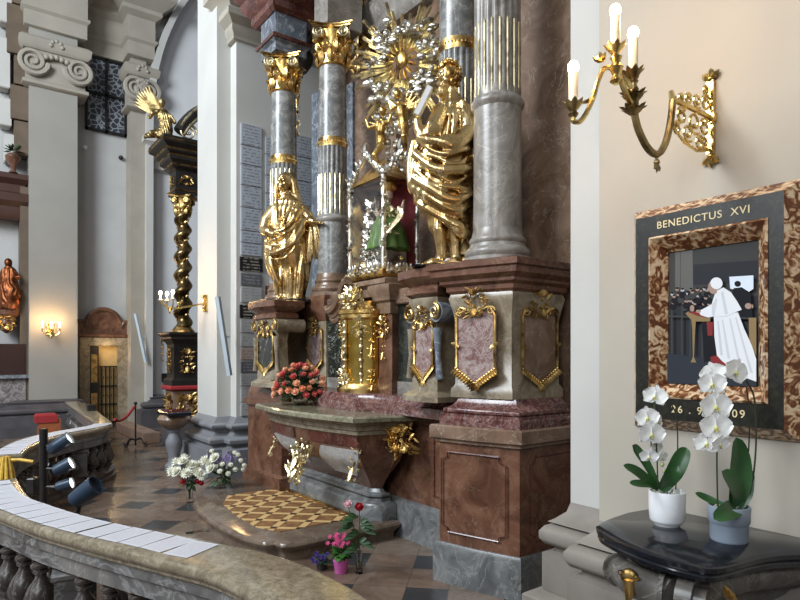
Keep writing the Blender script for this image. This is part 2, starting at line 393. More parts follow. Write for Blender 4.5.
far_capital('trim_10', 1.22, 2.24, -13.95); far_capital('trim_11', 3.15, 3.62, -13.98)
# high window with dark leaded glass
wm, nt, b = new_mat('leaded_glass'); v = coords(nt, (1, 1, 1)); vo = nt.nodes.new('ShaderNodeTexVoronoi'); vo.feature = 'DISTANCE_TO_EDGE'; vo.inputs['Scale'].default_value = 9
lk(nt, v, vo.inputs['Vector']); lk(nt, ramp(nt, vo.outputs['Distance'], [(.03, (.25, .27, .29)), (.12, (.035, .04, .05))]), b.inputs['Base Color']); b.inputs['Roughness'].default_value = .15
mb = MB(); mb.box(-14.56, -14.50, 2.36, 3.16, 6.55, 8.1); wf = struct('window_1', mb, wm)
mb = MB()
for y in (2.34, 2.735, 3.13): mb.box(-14.52, -14.45, y, y+.05, 6.5, 8.12)
for z in (6.5, 7.3, 8.08): mb.box(-14.52, -14.45, 2.34, 3.18, z, z+.05)
wfr = mb.build('window_frame', M['iron'], wf)
# door with brown marble surround, segmental pediment and an iron gate
DX = -14.52
mb = MB(); mb.box(DX-.02, DX+.07, 2.42, 3.0, 0, .02)
dr = struct('door_1', mb, M['dark_stone'])
mb = MB()
for y in (2.22, 2.98): mb.box(DX-.02, DX+.12, y, y+.2, 0, 1.80, .01)
mb.box(DX-.02, DX+.12, 2.22, 3.18, 1.80, 1.98, .01); mb.build('surround', M['tan_marble'], dr)
mb = MB(); mb.plan([(DX-.02, 2.22), (DX+.1, 2.22), (DX+.1, 3.18), (DX-.02, 3.18)], [(0, 1.98), (.05, 2.01), (.05, 2.05), (0, 2.06)])
pts = [(y, z) for y, z in [(2.2, 2.06), (3.2, 2.06)]]
arc = [(2.70+.36*math.cos(a), 2.20+.38*math.sin(a)) for a in [PI*i/14 for i in range(15)]]
sh = [(2.2, 2.06), (3.2, 2.06), (3.2, 2.3), (3.08, 2.3)]+arc+[(2.32, 2.3), (2.2, 2.3)]
vs = [(DX-.02, y, z) for y, z in sh]+[(DX+.06, y, z) for y, z in sh]; k = len(sh)
mb.add(vs, [tuple(range(k)), tuple(range(2*k-1, k-1, -1))]+[(i, (i+1) % k, k+(i+1) % k, k+i) for i in range(k)])
mb.tube([(DX+.07, y, z) for y, z in [(1.98, 2.34), (2.3, 2.33)]+[(2.70-(y-2.70), z+.03) for y, z in arc]+[(3.1, 2.33), (3.24, 2.34)]], .05, 6)
mb.build('pediment', M['red_marble'], dr)
mb = MB(); mb.box(DX-.015, DX+.005, 2.42, 2.98, 0, 1.80); mb.build('passage', plain('ochre_passage', (.42, .29, .12), .8), dr, label='warm lit passage behind the gate')
mb = MB()
X0 = DX+.04
for i in range(5): y = 2.66+i*.08; mb.box(X0, X0+.02, y-.012, y+.012, 0, 1.35)
for z in (0.1, .5, .9, 1.33): mb.box(X0, X0+.02, 2.62, 2.98, z, z+.03)
for i in range(4):
    for z in (.3, .7, 1.1): mb.scroll((X0+.01, 2.70+i*.08, z), .035, 1, n=4, seg=8)
mb.build('iron_gate', M['iron'], dr)
mb = MB(); mb.box(X0, X0+.05, 2.42, 2.60, 0, 1.80)
for z in (.15, 1.0): 
    mb.m = 1; mb.box(X0+.05, X0+.06, 2.45, 2.57, z, z+.62); mb.m = 0
mb.build('door_leaf', [M['black_paint'], M['gold_old']], dr)
point("passage_lamp", W(14.2, 2.75, 1.75), 5, (1, .7, .35), .05)
# ---------------------------------------------------------------- high altar pieces
O0 = (0, 0, 0)
def spiral_ornament(mb, w, h, seed=0, y=0, n=14, x0=0, z0=0, t=.012):
    """symmetrical rocaille: C-scrolls, shell leaves and beads, in the x-z plane facing -y"""
    rnd_ = random.Random(seed)
    for sx in (-1, 1):
        for k in range(n//2):
            f = (k+.5)/(n/2); zz = z0-h/2+h*f; ww = w*.5*(.35+.65*math.sin(PI*min(.98, f*.8+.15)))
            xx = x0+sx*ww*(.35+.45*rnd_.random()); r = min(w, h)*(.10+.06*rnd_.random())
            mb.scroll((xx, y-.01, zz), r, 1.1, sgn=sx*rnd_.choice((-1, 1)), start=rnd_.random()*6, th=.24, n=5, seg=12)
            a = rnd_.uniform(-1.0, 1.2); L = r*2.4
            mb.leaf((xx, y-.01, zz), (xx+sx*L*math.cos(a), y-.03, zz+L*math.sin(a)), r*.9, .1, seg=4, thick=.3)
    for k in range(4):
        f = k/3.; zz = z0-h*.42+h*.84*f
        mb.ball((x0, y-.015, zz), (w*.06, t*1.6, h*.05), 8, 6)
    for a in range(-3, 4):
        an = a*.33; mb.leaf((x0, y-.02, z0+h*.25), (x0+math.sin(an)*w*.28, y-.03, z0+h*.25+math.cos(an)*h*.25), w*.12, .1, seg=4, thick=.3)
        mb.leaf((x0, y-.02, z0-h*.2), (x0+math.sin(an)*w*.2, y-.03, z0-h*.2-math.cos(an)*h*.28), w*.10, .1, seg=4, thick=.3)
    return mb
def xf(loc, rz=0, tilt=0): return Matrix.Translation(Vector(loc)) @ Matrix.Rotation(rz, 4, 'Z') @ Matrix.Rotation(tilt, 4, 'X')
# ---- stepped platform
SP = [(-4.2, 3.16), (-4.2, 2.12), (-4.24, 2.04), (-4.34, 2.03), (-4.36, 1.96), (-4.6, 1.88), (-4.95, 1.84), (-5.4, 1.84), (-5.9, 1.90), (-6.30, 2.08), (-6.6, 2.28), (-6.76, 2.6), (-6.78, 3.12)]
sp2 = SP[:4]+smooth_path([(p[0], p[1], 0) for p in SP[4:]], 4)
sp2 = [(p[0], p[1]) for p in sp2]
pf = MB().plan(sp2, [(-.045, 0), (-.045, .05), (-.03, .07), (-.012, .09), (0, .115), (-.006, .135), (-.025, .15)]).build('altar_step', M['step_marble'], None, O0, RA)
tag(pf, 'low brown marble step with a curved front carrying the altar table', 'step')
# inlaid rug pattern
cm, nt, b = new_mat('inlaid_rug'); tc = nt.nodes.new('ShaderNodeTexCoord'); sp = nt.nodes.new('ShaderNodeSeparateXYZ'); lk(nt, tc.outputs['Object'], sp.inputs[0])
def fr(x, s, o=0): return math_(nt, 'ABSOLUTE', math_(nt, 'SUBTRACT', math_(nt, 'FRACT', math_(nt, 'ADD', math_(nt, 'DIVIDE', x, s), o)), .5))
u1 = fr(math_(nt, 'ADD', sp.outputs[0], math_(nt, 'MULTIPLY', sp.outputs[1], .9)), .30); u2 = fr(math_(nt, 'SUBTRACT', sp.outputs[0], math_(nt, 'MULTIPLY', sp.outputs[1], .9)), .30)
band = math_(nt, 'GREATER_THAN', math_(nt, 'MAXIMUM', u1, u2), .36)
node_ = math_(nt, 'GREATER_THAN', math_(nt, 'MINIMUM', u1, u2), .36)
line = math_(nt, 'LESS_THAN', math_(nt, 'ABSOLUTE', math_(nt, 'SUBTRACT', math_(nt, 'MAXIMUM', u1, u2), .345)), .018)
c0 = mix(nt, band, ramp(nt, ntex(nt, coords(nt), 14), [(.35, (.14, .06, .02)), (.65, (.26, .13, .045))]), (.55, .36, .15))
c0 = mix(nt, node_, c0, (.05, .022, .01)); c0 = mix(nt, line, c0, (.07, .03, .012)); lk(nt, c0, b.inputs['Base Color']); b.inputs['Roughness'].default_value = .6
RG = [(-5.98, 2.90), (-6.02, 2.3), (-5.7, 2.12), (-5.2, 2.06), (-4.75, 2.06), (-4.52, 2.16), (-4.50, 2.9)]
rg = MB().plan(RG, [(0, .1505), (0, .156)]).build('altar_rug', cm, None, O0, RA)
tag(rg, 'brown and ochre lattice patterned rug lying on the altar step', 'rug')
eb = MB().box(-5.95, -4.50, 2.868, 2.905, .156, .172).build('fringe', M['gold_old'], rg)
# ---- altar table (mensa)
FR = [(-5.85, 2.52), (-5.4, 2.45), (-4.95, 2.44), (-4.5, 2.49), (-4.07, 2.58)]
FRs = [(p[0], p[1]) for p in smooth_path([(a, b_, 0) for a, b_ in FR], 4)]
MP = FRs+[(-3.92, 3.10), (-3.92, 3.165), (-5.88, 3.165), (-5.88, 2.9)]
table = empty('altar_table', O0, RA, 'red and grey marble altar table with tapering body and gilt mounts', 'altar')
MB().plan(MP, [(-.02, 1.045), (0, 1.055), (0, 1.085), (-.015, 1.10)]).build('tabletop', M['slab_marble'], table)
def moff(z):
    tb = [(1.045, -.06), (1.01, -.10), (.96, -.12), (.93, -.15), (.80, -.165), (.68, -.20), (.56, -.265), (.46, -.31), (.41, -.33)]
    for (z1, o1), (z0, o0) in zip(tb, tb[1:]):
        if z >= z0: f = (z-z0)/(z1-z0); return o0+(o1-o0)*f
    return -.33
MB().plan(MP, [(-.15, .925), (-.125, .935), (-.125, .965), (-.105, .975), (-.10, 1.01), (-.05, 1.035), (-.05, 1.045)]).build('moulding', M['tan_marble'], table)
def offset_poly(poly, o):
    mb = MB(); mb.plan(poly, [(o, 0), (o, 1)], (0, 0)); return [(v[0], v[1]) for v in mb.v[:len(poly)]]
nF = len(FRs)
TOPP = offset_poly(MP, -.14)
BOTP = [(-5.93+(1.51)*i/(nF-1), 3.0) for i in range(nF)]+[(-4.36, 3.05), (-4.36, 3.075), (-5.93, 3.075), (-5.93, 3.04)]
def gfrac(z): return min(1, max(0, (moff(z)+.15)/-.18))
def body_ring(z): g = gfrac(z); return [(a[0]+(c[0]-a[0])*g, a[1]+(c[1]-a[1])*g) for a, c in zip(TOPP, BOTP)]
zs_ = (.41, .46, .51, .56, .62, .68, .74, .80, .86, .93); mb = MB(); n = len(MP); vs = []
for z in zs_: vs += [(p_[0], p_[1], z) for p_ in body_ring(z)]
mb.add(vs, [(k_*n+i, k_*n+(i+1) % n, (k_+1)*n+(i+1) % n, (k_+1)*n+i) for k_ in range(len(zs_)-1) for i in range(n)]+[tuple(reversed(range(n))), tuple(range((len(zs_)-1)*n, len(zs_)*n))]); mb.build('body', M['red_marble'], table)
MB().plan(BOTP, [(.09, .15), (.09, .28), (.075, .30), (.05, .31), (.05, .335)]+rnd(.02, .335, .385, .03)+[(.01, .40), (.0, .42)]).build('plinth', M['plinth_marble'], table)
def front_pt(u, z, out=.006):
    """point on the tapering front: u 0..1 from the far end to the near corner"""
    R = body_ring(z)[:nF]; f = min(.9999, max(0, u))*(nF-1); i = int(f); f -= i
    a, c = Vector(R[i]), Vector(R[i+1]); p = a.lerp(c, f); d = (c-a).normalized()
    return Vector((p.x+d.y*out, p.y-d.x*out, z))
def front_patch(us, zs, shape, out0=.0, out1=.012):
    mb = MB(); nu, nz = 8, 8; vs = []; fs = []
    for o in (out1, out0-.01):
        for j in range(nz+1):
            for i in range(nu+1):
                z = zs[0]+(zs[1]-zs[0])*j/nz; ua, ub = shape(j/nz); u = us[0]+(us[1]-us[0])*(ua+(ub-ua)*i/nu)
                vs.append(front_pt(u, z, o))
    k = (nu+1)*(nz+1); g = lambda i, j, o: o*k+j*(nu+1)+i
    for j in range(nz):
        for i in range(nu):
            fs.append((g(i, j, 0), g(i+1, j, 0), g(i+1, j+1, 0), g(i, j+1, 0))); fs.append((g(i, j+1, 1), g(i+1, j+1, 1), g(i+1, j, 1), g(i, j, 1)))
    for i in range(nu): fs += [(g(i+1, 0, 0), g(i, 0, 0), g(i, 0, 1), g(i+1, 0, 1)), (g(i, nz, 0), g(i+1, nz, 0), g(i+1, nz, 1), g(i, nz, 1))]
    for j in range(nz): fs += [(g(0, j, 0), g(0, j+1, 0), g(0, j+1, 1), g(0, j, 1)), (g(nu, j+1, 0), g(nu, j, 0), g(nu, j, 1), g(nu, j+1, 1))]
    return mb.add(vs, fs)
front_patch((.10, .40), (.52, .80), lambda f: (.30-.3*f, 1.0-.1*(1-f)+.12*math.sin(PI*f)), 0, .012).build('grey_panel', M['silverstone'], table)
front_patch((.62, .95), (.52, .80), lambda f: (.15-.15*math.sin(PI*f)+0*f, .80+.2*f), 0, .012).build('grey_panel', M['silverstone'], table)
front_patch((.08, .42), (.83, .92), lambda f: (0, 1), 0, .012).build('red_panel', M['dark_red'], table)
front_patch((.58, .96), (.83, .92), lambda f: (0, 1), 0, .012).build('red_panel', M['dark_red'], table)
p = front_pt(.5, .72, .03)
mb = MB(); mb.X = xf((p.x, p.y, .74), 0, -.35); spiral_ornament(mb, .40, .62, 5, 0, 22); spiral_ornament(mb, .30, .50, 15, -.03, 14); mb.build('gilt_cartouche', M['gold_pale'], table)
for u, sd in ((.02, 3), (.985, 4)):
    p = front_pt(u, .75, .03); mb = MB(); mb.X = xf((p.x, p.y, .75), .3 if u > .5 else -.2, -.35); spiral_ornament(mb, .13, .46, sd, 0, 12); mb.build('gilt_corner_mount', M['gold_pale'], table)
mb = MB(); mb.X = xf((-3.99, 3.02, .9), 1.2, -.3); spiral_ornament(mb, .24, .26, 8, 0, 16); mb.X = xf((-3.98, 2.95, .9), .6, -.2); spiral_ornament(mb, .18, .22, 9, 0, 10); mb.build('gilt_scroll_bracket', M['gold'], table)
# ---- lower altar base wall behind the table
base = empty('altar_socle', O0, RA, 'brown marble panelled base wall right behind the altar table', 'altar base')
BW = [(-5.82, 3.22), (-3.38, 3.22), (-3.38, 3.6), (-5.82, 3.6)]
MB().plan(BW, [(.05, 0), (.05, .30), (.0, .33)]).build('plinth', M['plinth_marble'], base)
mb = MB().plan(BW, [(0, .33), (0, 1.0)]); mb.build('wall_panel', M['red_marble'], base)
mb = MB(); 
for xx in (-3.42, -3.82): mb.box(xx, xx+.012, 3.212, 3.225, .42, .92)
for zz in (.42, .92): mb.box(-3.82, -3.41, 3.212, 3.225, zz, zz+.012)
mb.build('panel_groove', M['dark_red'], base)
MB().plan(BW, [(0, 1.0), (.03, 1.02), (.05, 1.04), (.05, 1.09), (.04, 1.10)]).build('ledge', M['brown_marble'], base)
pdl = MB().plan([(-5.55, 3.02), (-5.3, 2.98), (-5.2, 2.88), (-4.5, 2.88), (-4.4, 2.98), (-3.42, 3.0), (-3.42, 3.58), (-5.55, 3.58)], [(0, 1.101), (0, 1.18), (-.02, 1.19), (-.04, 1.22), (-.05, 1.25)]).build('altar_predella', M['red_breccia'], None, O0, RA)
tag(pdl, 'long red marble shelf block at the back of the altar table under the tabernacle', 'altar shelf')
# ---- pedestals: low tier, upper tier with gilt framed panels
def frame_panel(root, P, face, w, z0, z1, matp, seed, gm='gold_old'):
    """gilt-edged panel with pointed foot; P: face centre (x, y), face: rotation of the face"""
    X = xf((P[0], P[1], 0), face)
    h = z1-z0; out = [(-w/2, z1-.06), (-w/2, z0+.10), (-w*.3, z0+.06), (0, z0), (w*.3, z0+.06), (w/2, z0+.10), (w/2, z1-.06), (w*.38, z1), (w*.2, z1-.02), (0, z1-.06), (-w*.2, z1-.02), (-w*.38, z1)]
    mb = MB(); mb.X = X; k = len(out); vs = [(x, -.006, z) for x, z in out]+[(x, .02, z) for x, z in out]
    mb.add(vs, [tuple(range(k)), tuple(range(2*k-1, k-1, -1))]+[(i, (i+1) % k, k+(i+1) % k, k+i) for i in range(k)])
    pn = mb.build('inset_panel', matp, root)
    mb = MB(); mb.X = X; mb.tube([(x, -.012, z) for x, z in out+out[:1]], .011, 6)
    for i in range(9):
        for sx in (-1, 1):
            f = i/8; x = sx*w*.5*(1-f*.98); z = z0+.10*(1-f)
            mb.leaf((x, -.015, z), (x+sx*.03, -.03, z-.035), .03, .2, seg=3, thick=.4); mb.ball((x, -.018, z+.005), .011, 6, 4)
    for i in range(7): a = -1.2+2.4*i/6; mb.leaf((0, -.015, z0+.01), (.06*math.sin(a), -.03, z0+.01-.075*math.cos(a)), .025, .1, seg=3, thick=.4)
    for sx in (-1, 1):
        mb.scroll((sx*w*.42, -.02, z1-.03), .035, 1.2, sgn=sx, n=5, seg=12)
        mb.leaf((sx*w*.5, -.015, (z0+z1)/2), (sx*(w*.5+.035), -.02, (z0+z1)/2+.02), .03, .2, seg=3); mb.leaf((sx*w*.5, -.015, (z0+z1)/2), (sx*(w*.5-.03), -.02, (z0+z1)/2-.02), .03, .2, seg=3)
    mb.build('gilt_edging', M[gm], root)
    mb = MB(); mb.X = X @ Matrix.Translation((0, -.01, z1+.03)); spiral_ornament(mb, w*.62, .20, seed, 0, 12)
    mb.build('gilt_crest', M[gm], root)
def groove_panel(root, P, face, w, z0, z1, m, notch=.05):
    o = [(-w/2+notch, z0), (w/2-notch, z0), (w/2-notch, z0+notch*.6), (w/2, z0+notch), (w/2, z1-notch), (w/2-notch, z1-notch*.6), (w/2-notch, z1), (-w/2+notch, z1), (-w/2+notch, z1-notch*.6), (-w/2, z1-notch), (-w/2, z0+notch), (-w/2+notch, z0+notch*.6)]
    mb = MB(); mb.X = xf((P[0], P[1], 0), face); mb.tube([(x, -.001, z) for x, z in o+o[:1]], .006, 5); mb.build('panel_border', m, root)
def corner_pedestal(mir, name, label):
    s = (lambda x: x) if not mir else (lambda x: -2*4.85-x)
    r = empty(name, O0, RA, label, 'pedestal')
    low = [(s(-3.25), 2.79), (s(-2.96), 2.86), (s(-2.66), 2.97), (s(-2.66), 3.6), (s(-3.25), 3.6)]
    if not mir: MB().plan(low, [(.03, 0), (.03, .25), (.015, .28)]).build('plinth', M['plinth_marble'], r)
    if not mir: MB().plan(low, [(0, .28), (0, .98)]).build('lower_block', M['red_marble'], r)
    if not mir: MB().plan(low, [(0, .98), (.02, .99), (.02, 1.005), (.045, 1.02), (.045, 1.10), (.035, 1.11)]).build('slab', M['brown_marble'], r)
    if mir: low = [(-6.85, 3.0), (-6.40, 3.0), (-6.40, 3.6), (-6.85, 3.6)]
    MB().plan(low, [(-.01, 1.252), (-.03, 1.30)] if mir else [(.0, 1.11), (.0, 1.16), (-.01, 1.17), (-.01, 1.19)]+rnd(-.03, 1.19, 1.23, .015)+[(-.05, 1.24), (-.075, 1.27), (-.085, 1.30)]).build('upper_plinth', M['red_breccia'], r)
    up = [(s(-3.22), 2.87), (s(-2.98), 2.93), (s(-2.76), 3.01), (s(-2.76), 3.54), (s(-3.22), 3.54)]
    if mir: up = [(-6.82, 3.02), (-6.42, 3.02), (-6.42, 3.58), (-6.82, 3.58)]
    MB().plan(up, [(0, 1.30), (0, 1.36), (-.02, 1.39), (-.02, 1.85), (-.005, 1.93), (.01, 2.0), (0, 2.03)]).build('upper_block', M['tan_marble'], r)
    MB().plan(up, [(0, 2.03), (.02, 2.05), (.02, 2.08), (.05, 2.10), (.05, 2.12), (.09, 2.15), (.09, 2.19), (.11, 2.20), (.11, 2.24), (.09, 2.25)]).build('cornice', M['dark_red'] if False else M['red_marble'], r)
    for (P, face, w, mt, sd) in (((-3.0, 2.905) if not mir else (-6.62, 3.03), (.29 if not mir else 0), .30, M['breccia'], 21), ):
        frame_panel(r, (P[0]+(.0), P[1]+.0), face, w, 1.40, 1.93, mt, sd)
    for f in ((.29,) if not mir else ()):
        groove_panel(r, (s(-2.98), 2.853), f, .50, .36, .92, M['dark_red'])
    if not mir:
        frame_panel(r, (-2.778, 3.30), PI/2, .36, 1.40, 1.93, M['brown_marble'], 22, 'gold_old')
        groove_panel(r, (-2.66, 3.33), PI/2, .52, .36, .92, M['dark_red'])
    return r
corner_pedestal(0, 'column_pedestal', 'tall near marble pedestal under the big column, right end of the altar')
corner_pedestal(1, 'column_pedestal', 'far marble pedestal under the column at the left end of the altar')
def statue_pedestal(mir, label, z1=2.25):
    s = (lambda x: x) if not mir else (lambda x: -2*4.85-x)
    r = empty('statue_pedestal', O0, RA, label, 'pedestal')
    pl = [(-3.68, 2.88), (-3.53, 2.85), (-3.38, 2.88), (-3.38, 3.19), (-3.68, 3.19)]
    if mir: pl = [(-6.44, 2.80), (-6.18, 2.76), (-5.92, 2.80), (-5.92, 2.99), (-6.44, 2.99)]
    MB().plan(pl, [(.06, 1.25), (.06, 1.29), (0, 1.33), (0, 1.42), (-.04, 1.5), (-.05, 1.75), (-.03, 1.9), (0.02, 1.98), (.02, 2.03)]).build('body', M['tan_marble'], r)
    MB().plan(pl, [(0, z1-.22), (.04, z1-.19), (.04, z1-.15), (.02, z1-.13), (.07, z1-.09), (.09, z1-.07), (.09, z1-.01), (.07, z1)]).build('cornice', M['red_marble'], r)
    cx = sum(p_[0] for p_ in pl[:3])/3; cy = pl[1][1]
    hw = (pl[2][0]-pl[0][0])/2
    for sx in (-1, 1):
        x = cx+sx*hw; mb = MB(); mb.tube([(x, cy+.015, 1.92), (x, 3.1, 1.92)], .075, 20); mb.tube([(x, cy+.03, 1.80), (x+sx*.01, cy+.03, 1.6), (x+sx*.03, cy+.03, 1.42)], [.04, .022, .03], 10)
        o = mb.build('volute', M['blue_marble'] if sx > 0 and not mir else M['tan_marble'], r)
        mb = MB(); mb.scroll((x, cy-.0, 1.92), .06, 1.5, sgn=-sx, start=PI/2, th=.22, n=6, y=0); mb.build('gilt_rosette', M['gold_old'], o)
    frame_panel(r, (cx, cy+.03), 0, .40 if mir else .22, 1.42, 1.86, M['breccia'] if not mir else M['green_marble'], 31+mir, 'gold' if not mir else 'gold_old')
    return r
statue_pedestal(0, 'curved marble pedestal with blue volutes under the standing gilt man')
statue_pedestal(1, 'dark marble pedestal with gilt shell under the veiled gilt woman', 2.19)
# extra base below the left statue pedestal
tb = MB().plan([(-6.80, 2.84), (-5.90, 2.84), (-5.90, 3.6), (-6.80, 3.6)], [(.05, 0), (.05, .28), (0, .3), (0, 1.0), (.04, 1.03), (.04, 1.09), (0, 1.10), (0, 1.17), (-.03, 1.25)]).build('altar_socle', M['red_marble'], None, O0, RA)
tag(tb, 'red brown marble socle left of the altar table, under the veiled statue', 'altar base')
# ---- columns
def capital(mb, r, z0, z1, mv=None):
    mv = mv or mb
    h = z1-z0
    mb.lathe([(r*.98, z0), (r*1.12, z0+h*.03), (r*.98, z0+h*.06), (r*.95, z0+h*.5), (r*1.15, z0+h*.8), (r*1.2, z0+h*.86)], 20)
    for row, (zb, zt, ro, w_, nn) in enumerate(((z0+h*.05, z0+h*.42, 1.25, .55, 8), (z0+h*.3, z0+h*.68, 1.35, .5, 8))):
        for i in range(nn):
            a = 2*PI*(i+.5*row)/nn; ca, sa = math.cos(a), math.sin(a); o = (ca, sa, 0)
            mb.leaf((r*ca, r*sa, zb), (r*1.12*ca, r*1.12*sa, zt), r*w_*1.2, .05, up=o, seg=5, thick=.35)
            mb.ball((r*ro*ca, r*ro*sa, zt-.01), (r*.16, r*.16, h*.055), 7, 5)
            for d in (-.16, .16): mb.ball((r*1.12*math.cos(a+d), r*1.12*math.sin(a+d), zb+(zt-zb)*.55), (r*.10, r*.10, h*.05), 6, 4)
    k = r*1.16; top = [(-k, -k), (-k*.6, -k*.85), (0, -k*.78), (k*.6, -k*.85), (k, -k), (k*.85, -k*.6), (k*.78, 0), (k*.85, k*.6), (k, k), (k*.6, k*.85), (0, k*.78), (-k*.6, k*.85), (-k, k), (-k*.85, k*.6), (-k*.78, 0), (-k*.85, -k*.6)]
    mb.plan(top, [(0, z0+h*.90), (.02, z0+h*.92), (.02, z0+h*.96), (.035, z0+h*.97), (.035, z1)])
    for q in range(4):
        for sx in (-1, 1):
            X = mv.X; mv.X = X @ Matrix.Rotation(q*PI/2, 4, 'Z'); mv.scroll((sx*k*.74, -k*1.10, z0+h*.76), r*.40, 1.8, sgn=-sx, start=PI/2, th=.16, n=6, seg=30); mv.tube([(sx*k*.74, -k*.9, z0+h*.76), (sx*k*.74, -k*1.06, z0+h*.76)], r*.36, 16); mv.X = X
        X = mb.X; mb.X = X @ Matrix.Rotation(q*PI/2, 4, 'Z')
        for i in range(5): a = -.9+.45*i; mb.leaf((0, -k*.85, z0+h*.84), (math.sin(a)*r*.3, -k*.95, z0+h*.84+math.cos(a)*h*.2), r*.16, .1, seg=3, thick=.4)
        mb.X = X
def column(s, t, r, z0, zr, zg0, zg1, zring2, zc0, zc1, label, shaft='grey_marble', fluted_above=False):
    root = empty('marble_column', W(s, t, z0), RA, label, 'column', None); d = -z0
    MB().lathe([(r*1.42, 0), (r*1.42, .05)]+[(r*1.28+.1*r*math.sin(PI*i/6), .05+.07*i/6) for i in range(7)]+[(r*1.2, .125), (r*1.15, .15)]+[(r*1.12+.07*r*math.sin(PI*i/6), .15+.05*i/6) for i in range(7)]+[(r*1.08, .21), (r*1.02, .26)], 40).build('base', M['grey_warm'] if shaft != 'grey_marble' else M['brown_marble'], root)
    zt = zc0+d
    MB().lathe([(r*1.02, .26), (r*1.0, (zr+d)*.5), (r*.99, zr+d-.04)], 40).build('lower_shaft', M['grey_warm'] if fluted_above else M[shaft], root)
    mb = MB().lathe([(r*.99, zr+d-.04)]+[(r*.99+.13*r*math.sin(PI*i/6), zr+d-.04+.08*i/6) for i in range(7)]+[(r*.99, zr+d+.05)], 40); mb.build('ring', M['grey_warm'], root)
    NF = 18; N = NF*6
    zs = [zr+d+.05, zr+d+.09]+[zg0+d-.01+(zg1-zg0)*i/4 for i in range(5)]+[zg1+d+.02]
    if zring2: zs += [zring2+d-.03]
    fz = (zring2 or zc0)+d-.05
    MB().lathe([(r*.97, zr+d+.05), (r*.97, zr+d+.09), (r*.965, zr+d+.11)]+[(r*.96, fz-.02), (r*.96, fz)], N, flute=NF, depth=r*.10, fl=lambda z: zr+d+.10 < z < fz-.01).build('fluted_shaft', M[shaft], root)
    mb = MB()
    for i in range(NF):
        a = 2*PI*(i)/NF; q = r*.93; mb.tube([(q*math.cos(a), q*math.sin(a), zg0+d), (q*math.cos(a), q*math.sin(a), zg1+d)], r*.055, 6)
    mb.build('gilt_fillets', M['gold_pale'], root)
    if zring2:
        mb = MB()
        for i in range(36): a = 2*PI*i/36; mb.ball((r*.99*math.cos(a), r*.99*math.sin(a), zring2+d), (r*.05, r*.05, .012), 6, 4)
        mb.lathe([(r*.95, zring2+d-.05), (r*.97, zring2+d-.02), (r*1.0, zring2+d), (r*.97, zring2+d+.02), (r*.95, zring2+d+.05)], 40); mb.build('gilt_collar', M['gold_old'], root)
        MB().lathe([(r*.95, zring2+d+.04), (r*.92, (zring2+zc0)/2+d), (r*.88, zt+.02)], 40).build('upper_shaft', M[shaft], root)
    mb = MB(); mv = MB(); mb.X = Matrix.Rotation(.93, 4, 'Z'); mv.X = mb.X.copy(); capital(mb, r*.92, zc0+d, zc1+d, mv); cp = mb.build('capital', M['gold'], root); mv.build('volutes', M['gold_pale'], cp)
    return root
column(3.09, 3.21, .175, 2.25, 3.42, 3.46, 3.99, None, 5.3, 5.85, 'big grey marble column, nearest to the viewer, gilt fillets in its flutes', 'grey_warm', True)
column(3.80, 3.47, .17, 2.25, 3.13, 3.3, 3.9, 4.20, 5.2, 5.65, 'grey column standing close behind the gilt man with curly hair')
column(5.90, 3.47, .17, 2.25, 3.12, 3.16, 3.62, 3.98, 4.83, 5.27, 'grey column with gilt capital between the veiled statue and the glass shrine')
column(6.61, 3.21, .165, 2.19, 3.12, 3.3, 3.80, 3.92, 4.72, 5.14, 'leftmost grey column of the altar, directly behind the veiled gilt woman')
# pedestal stones under the inner columns
for s_, lb in ((3.80, 'marble block under the column behind the gilt man'), (5.90, 'tan marble block with gilt framed inset under the column beside the tabernacle')):
    e = empty('column_block', O0, 0, lb, 'pedestal'); pl = [(-s_-.24, 3.24), (-s_+.24, 3.24), (-s_+.24, 3.72), (-s_-.24, 3.72)]
    MB().plan(pl, [(0, 1.255), (0, 1.36), (-.02, 1.40), (-.02, 1.97)]).build('body', M['tan_marble'], e)
    MB().plan(pl, [(-.02, 1.97), (.0, 2.0), (.0, 2.05), (.04, 2.1), (.04, 2.2), (.02, 2.25)]).build('cornice', M['red_marble'], e)
    frame_panel(e, (-s_, 3.25), 0, .32, 1.44, 1.90, M['pink_block'], 71)
# ---- retable wall
ret = empty('altar_retable', O0, RA, 'tall dark brown marble back wall of the altar with pilasters', 'altarpiece')
MB().box(-7.35, -2.45, 4.1, 4.6, 0, 9).build('back_slab', M['brown_marble'], ret)
wing_ = empty('altar_side_wing', O0, RA, 'flat brown marble pilaster wall right behind the big near column', 'pilaster')
MB().box(-3.55, -2.5, 3.66, 3.98, 1.1, 9, .02).build('shaft', M['brown_marble'], wing_)
MB().box(-3.25, -2.49, 3.66, 3.98, 0, 1.1).build('plinth', M['dark_red'], wing_)
MB().box(-6.62, -6.30, 3.99, 4.1, 1.2, 5.0, .01).build('pilaster', M['blue_marble'], ret)
MB().box(-6.30, -5.45, 4.03, 4.1, 1.2, 5.0, .01).build('pilaster', M['brown_marble'], ret)
MB().box(-7.35, -7.0, 3.99, 4.1, 1.2, 5.2, .01).build('pilaster', M['blue_marble'], ret)
mb = MB(); mb.X = xf((-6.1, 3.98, 5.2)); spiral_ornament(mb, .5, .35, 77); mb.scroll((.14, -.06, .14), .11, 1.6, sgn=1, start=PI/2); mb.scroll((.25, -.05, .1), .12, 1.6, sgn=-1, start=PI/2); mb.build('gilt_capital', M['gold_old'], ret)
mb = MB(); mb.X = xf((-6.2, 4.02, 6.0)); spiral_ornament(mb, .3, .6, 78, 0, 16); mb.build('gilt_drop', M['gold_old'], ret)
MB().plan([(-6.6, 4.0), (-4.9, 4.0), (-4.9, 4.1), (-6.6, 4.1)], [(0, 5.35), (.05, 5.42), (.05, 5.5), (.12, 5.6), (.12, 5.68), (0, 5.7)]).build('inner_cornice', M['grey_warm'], ret)
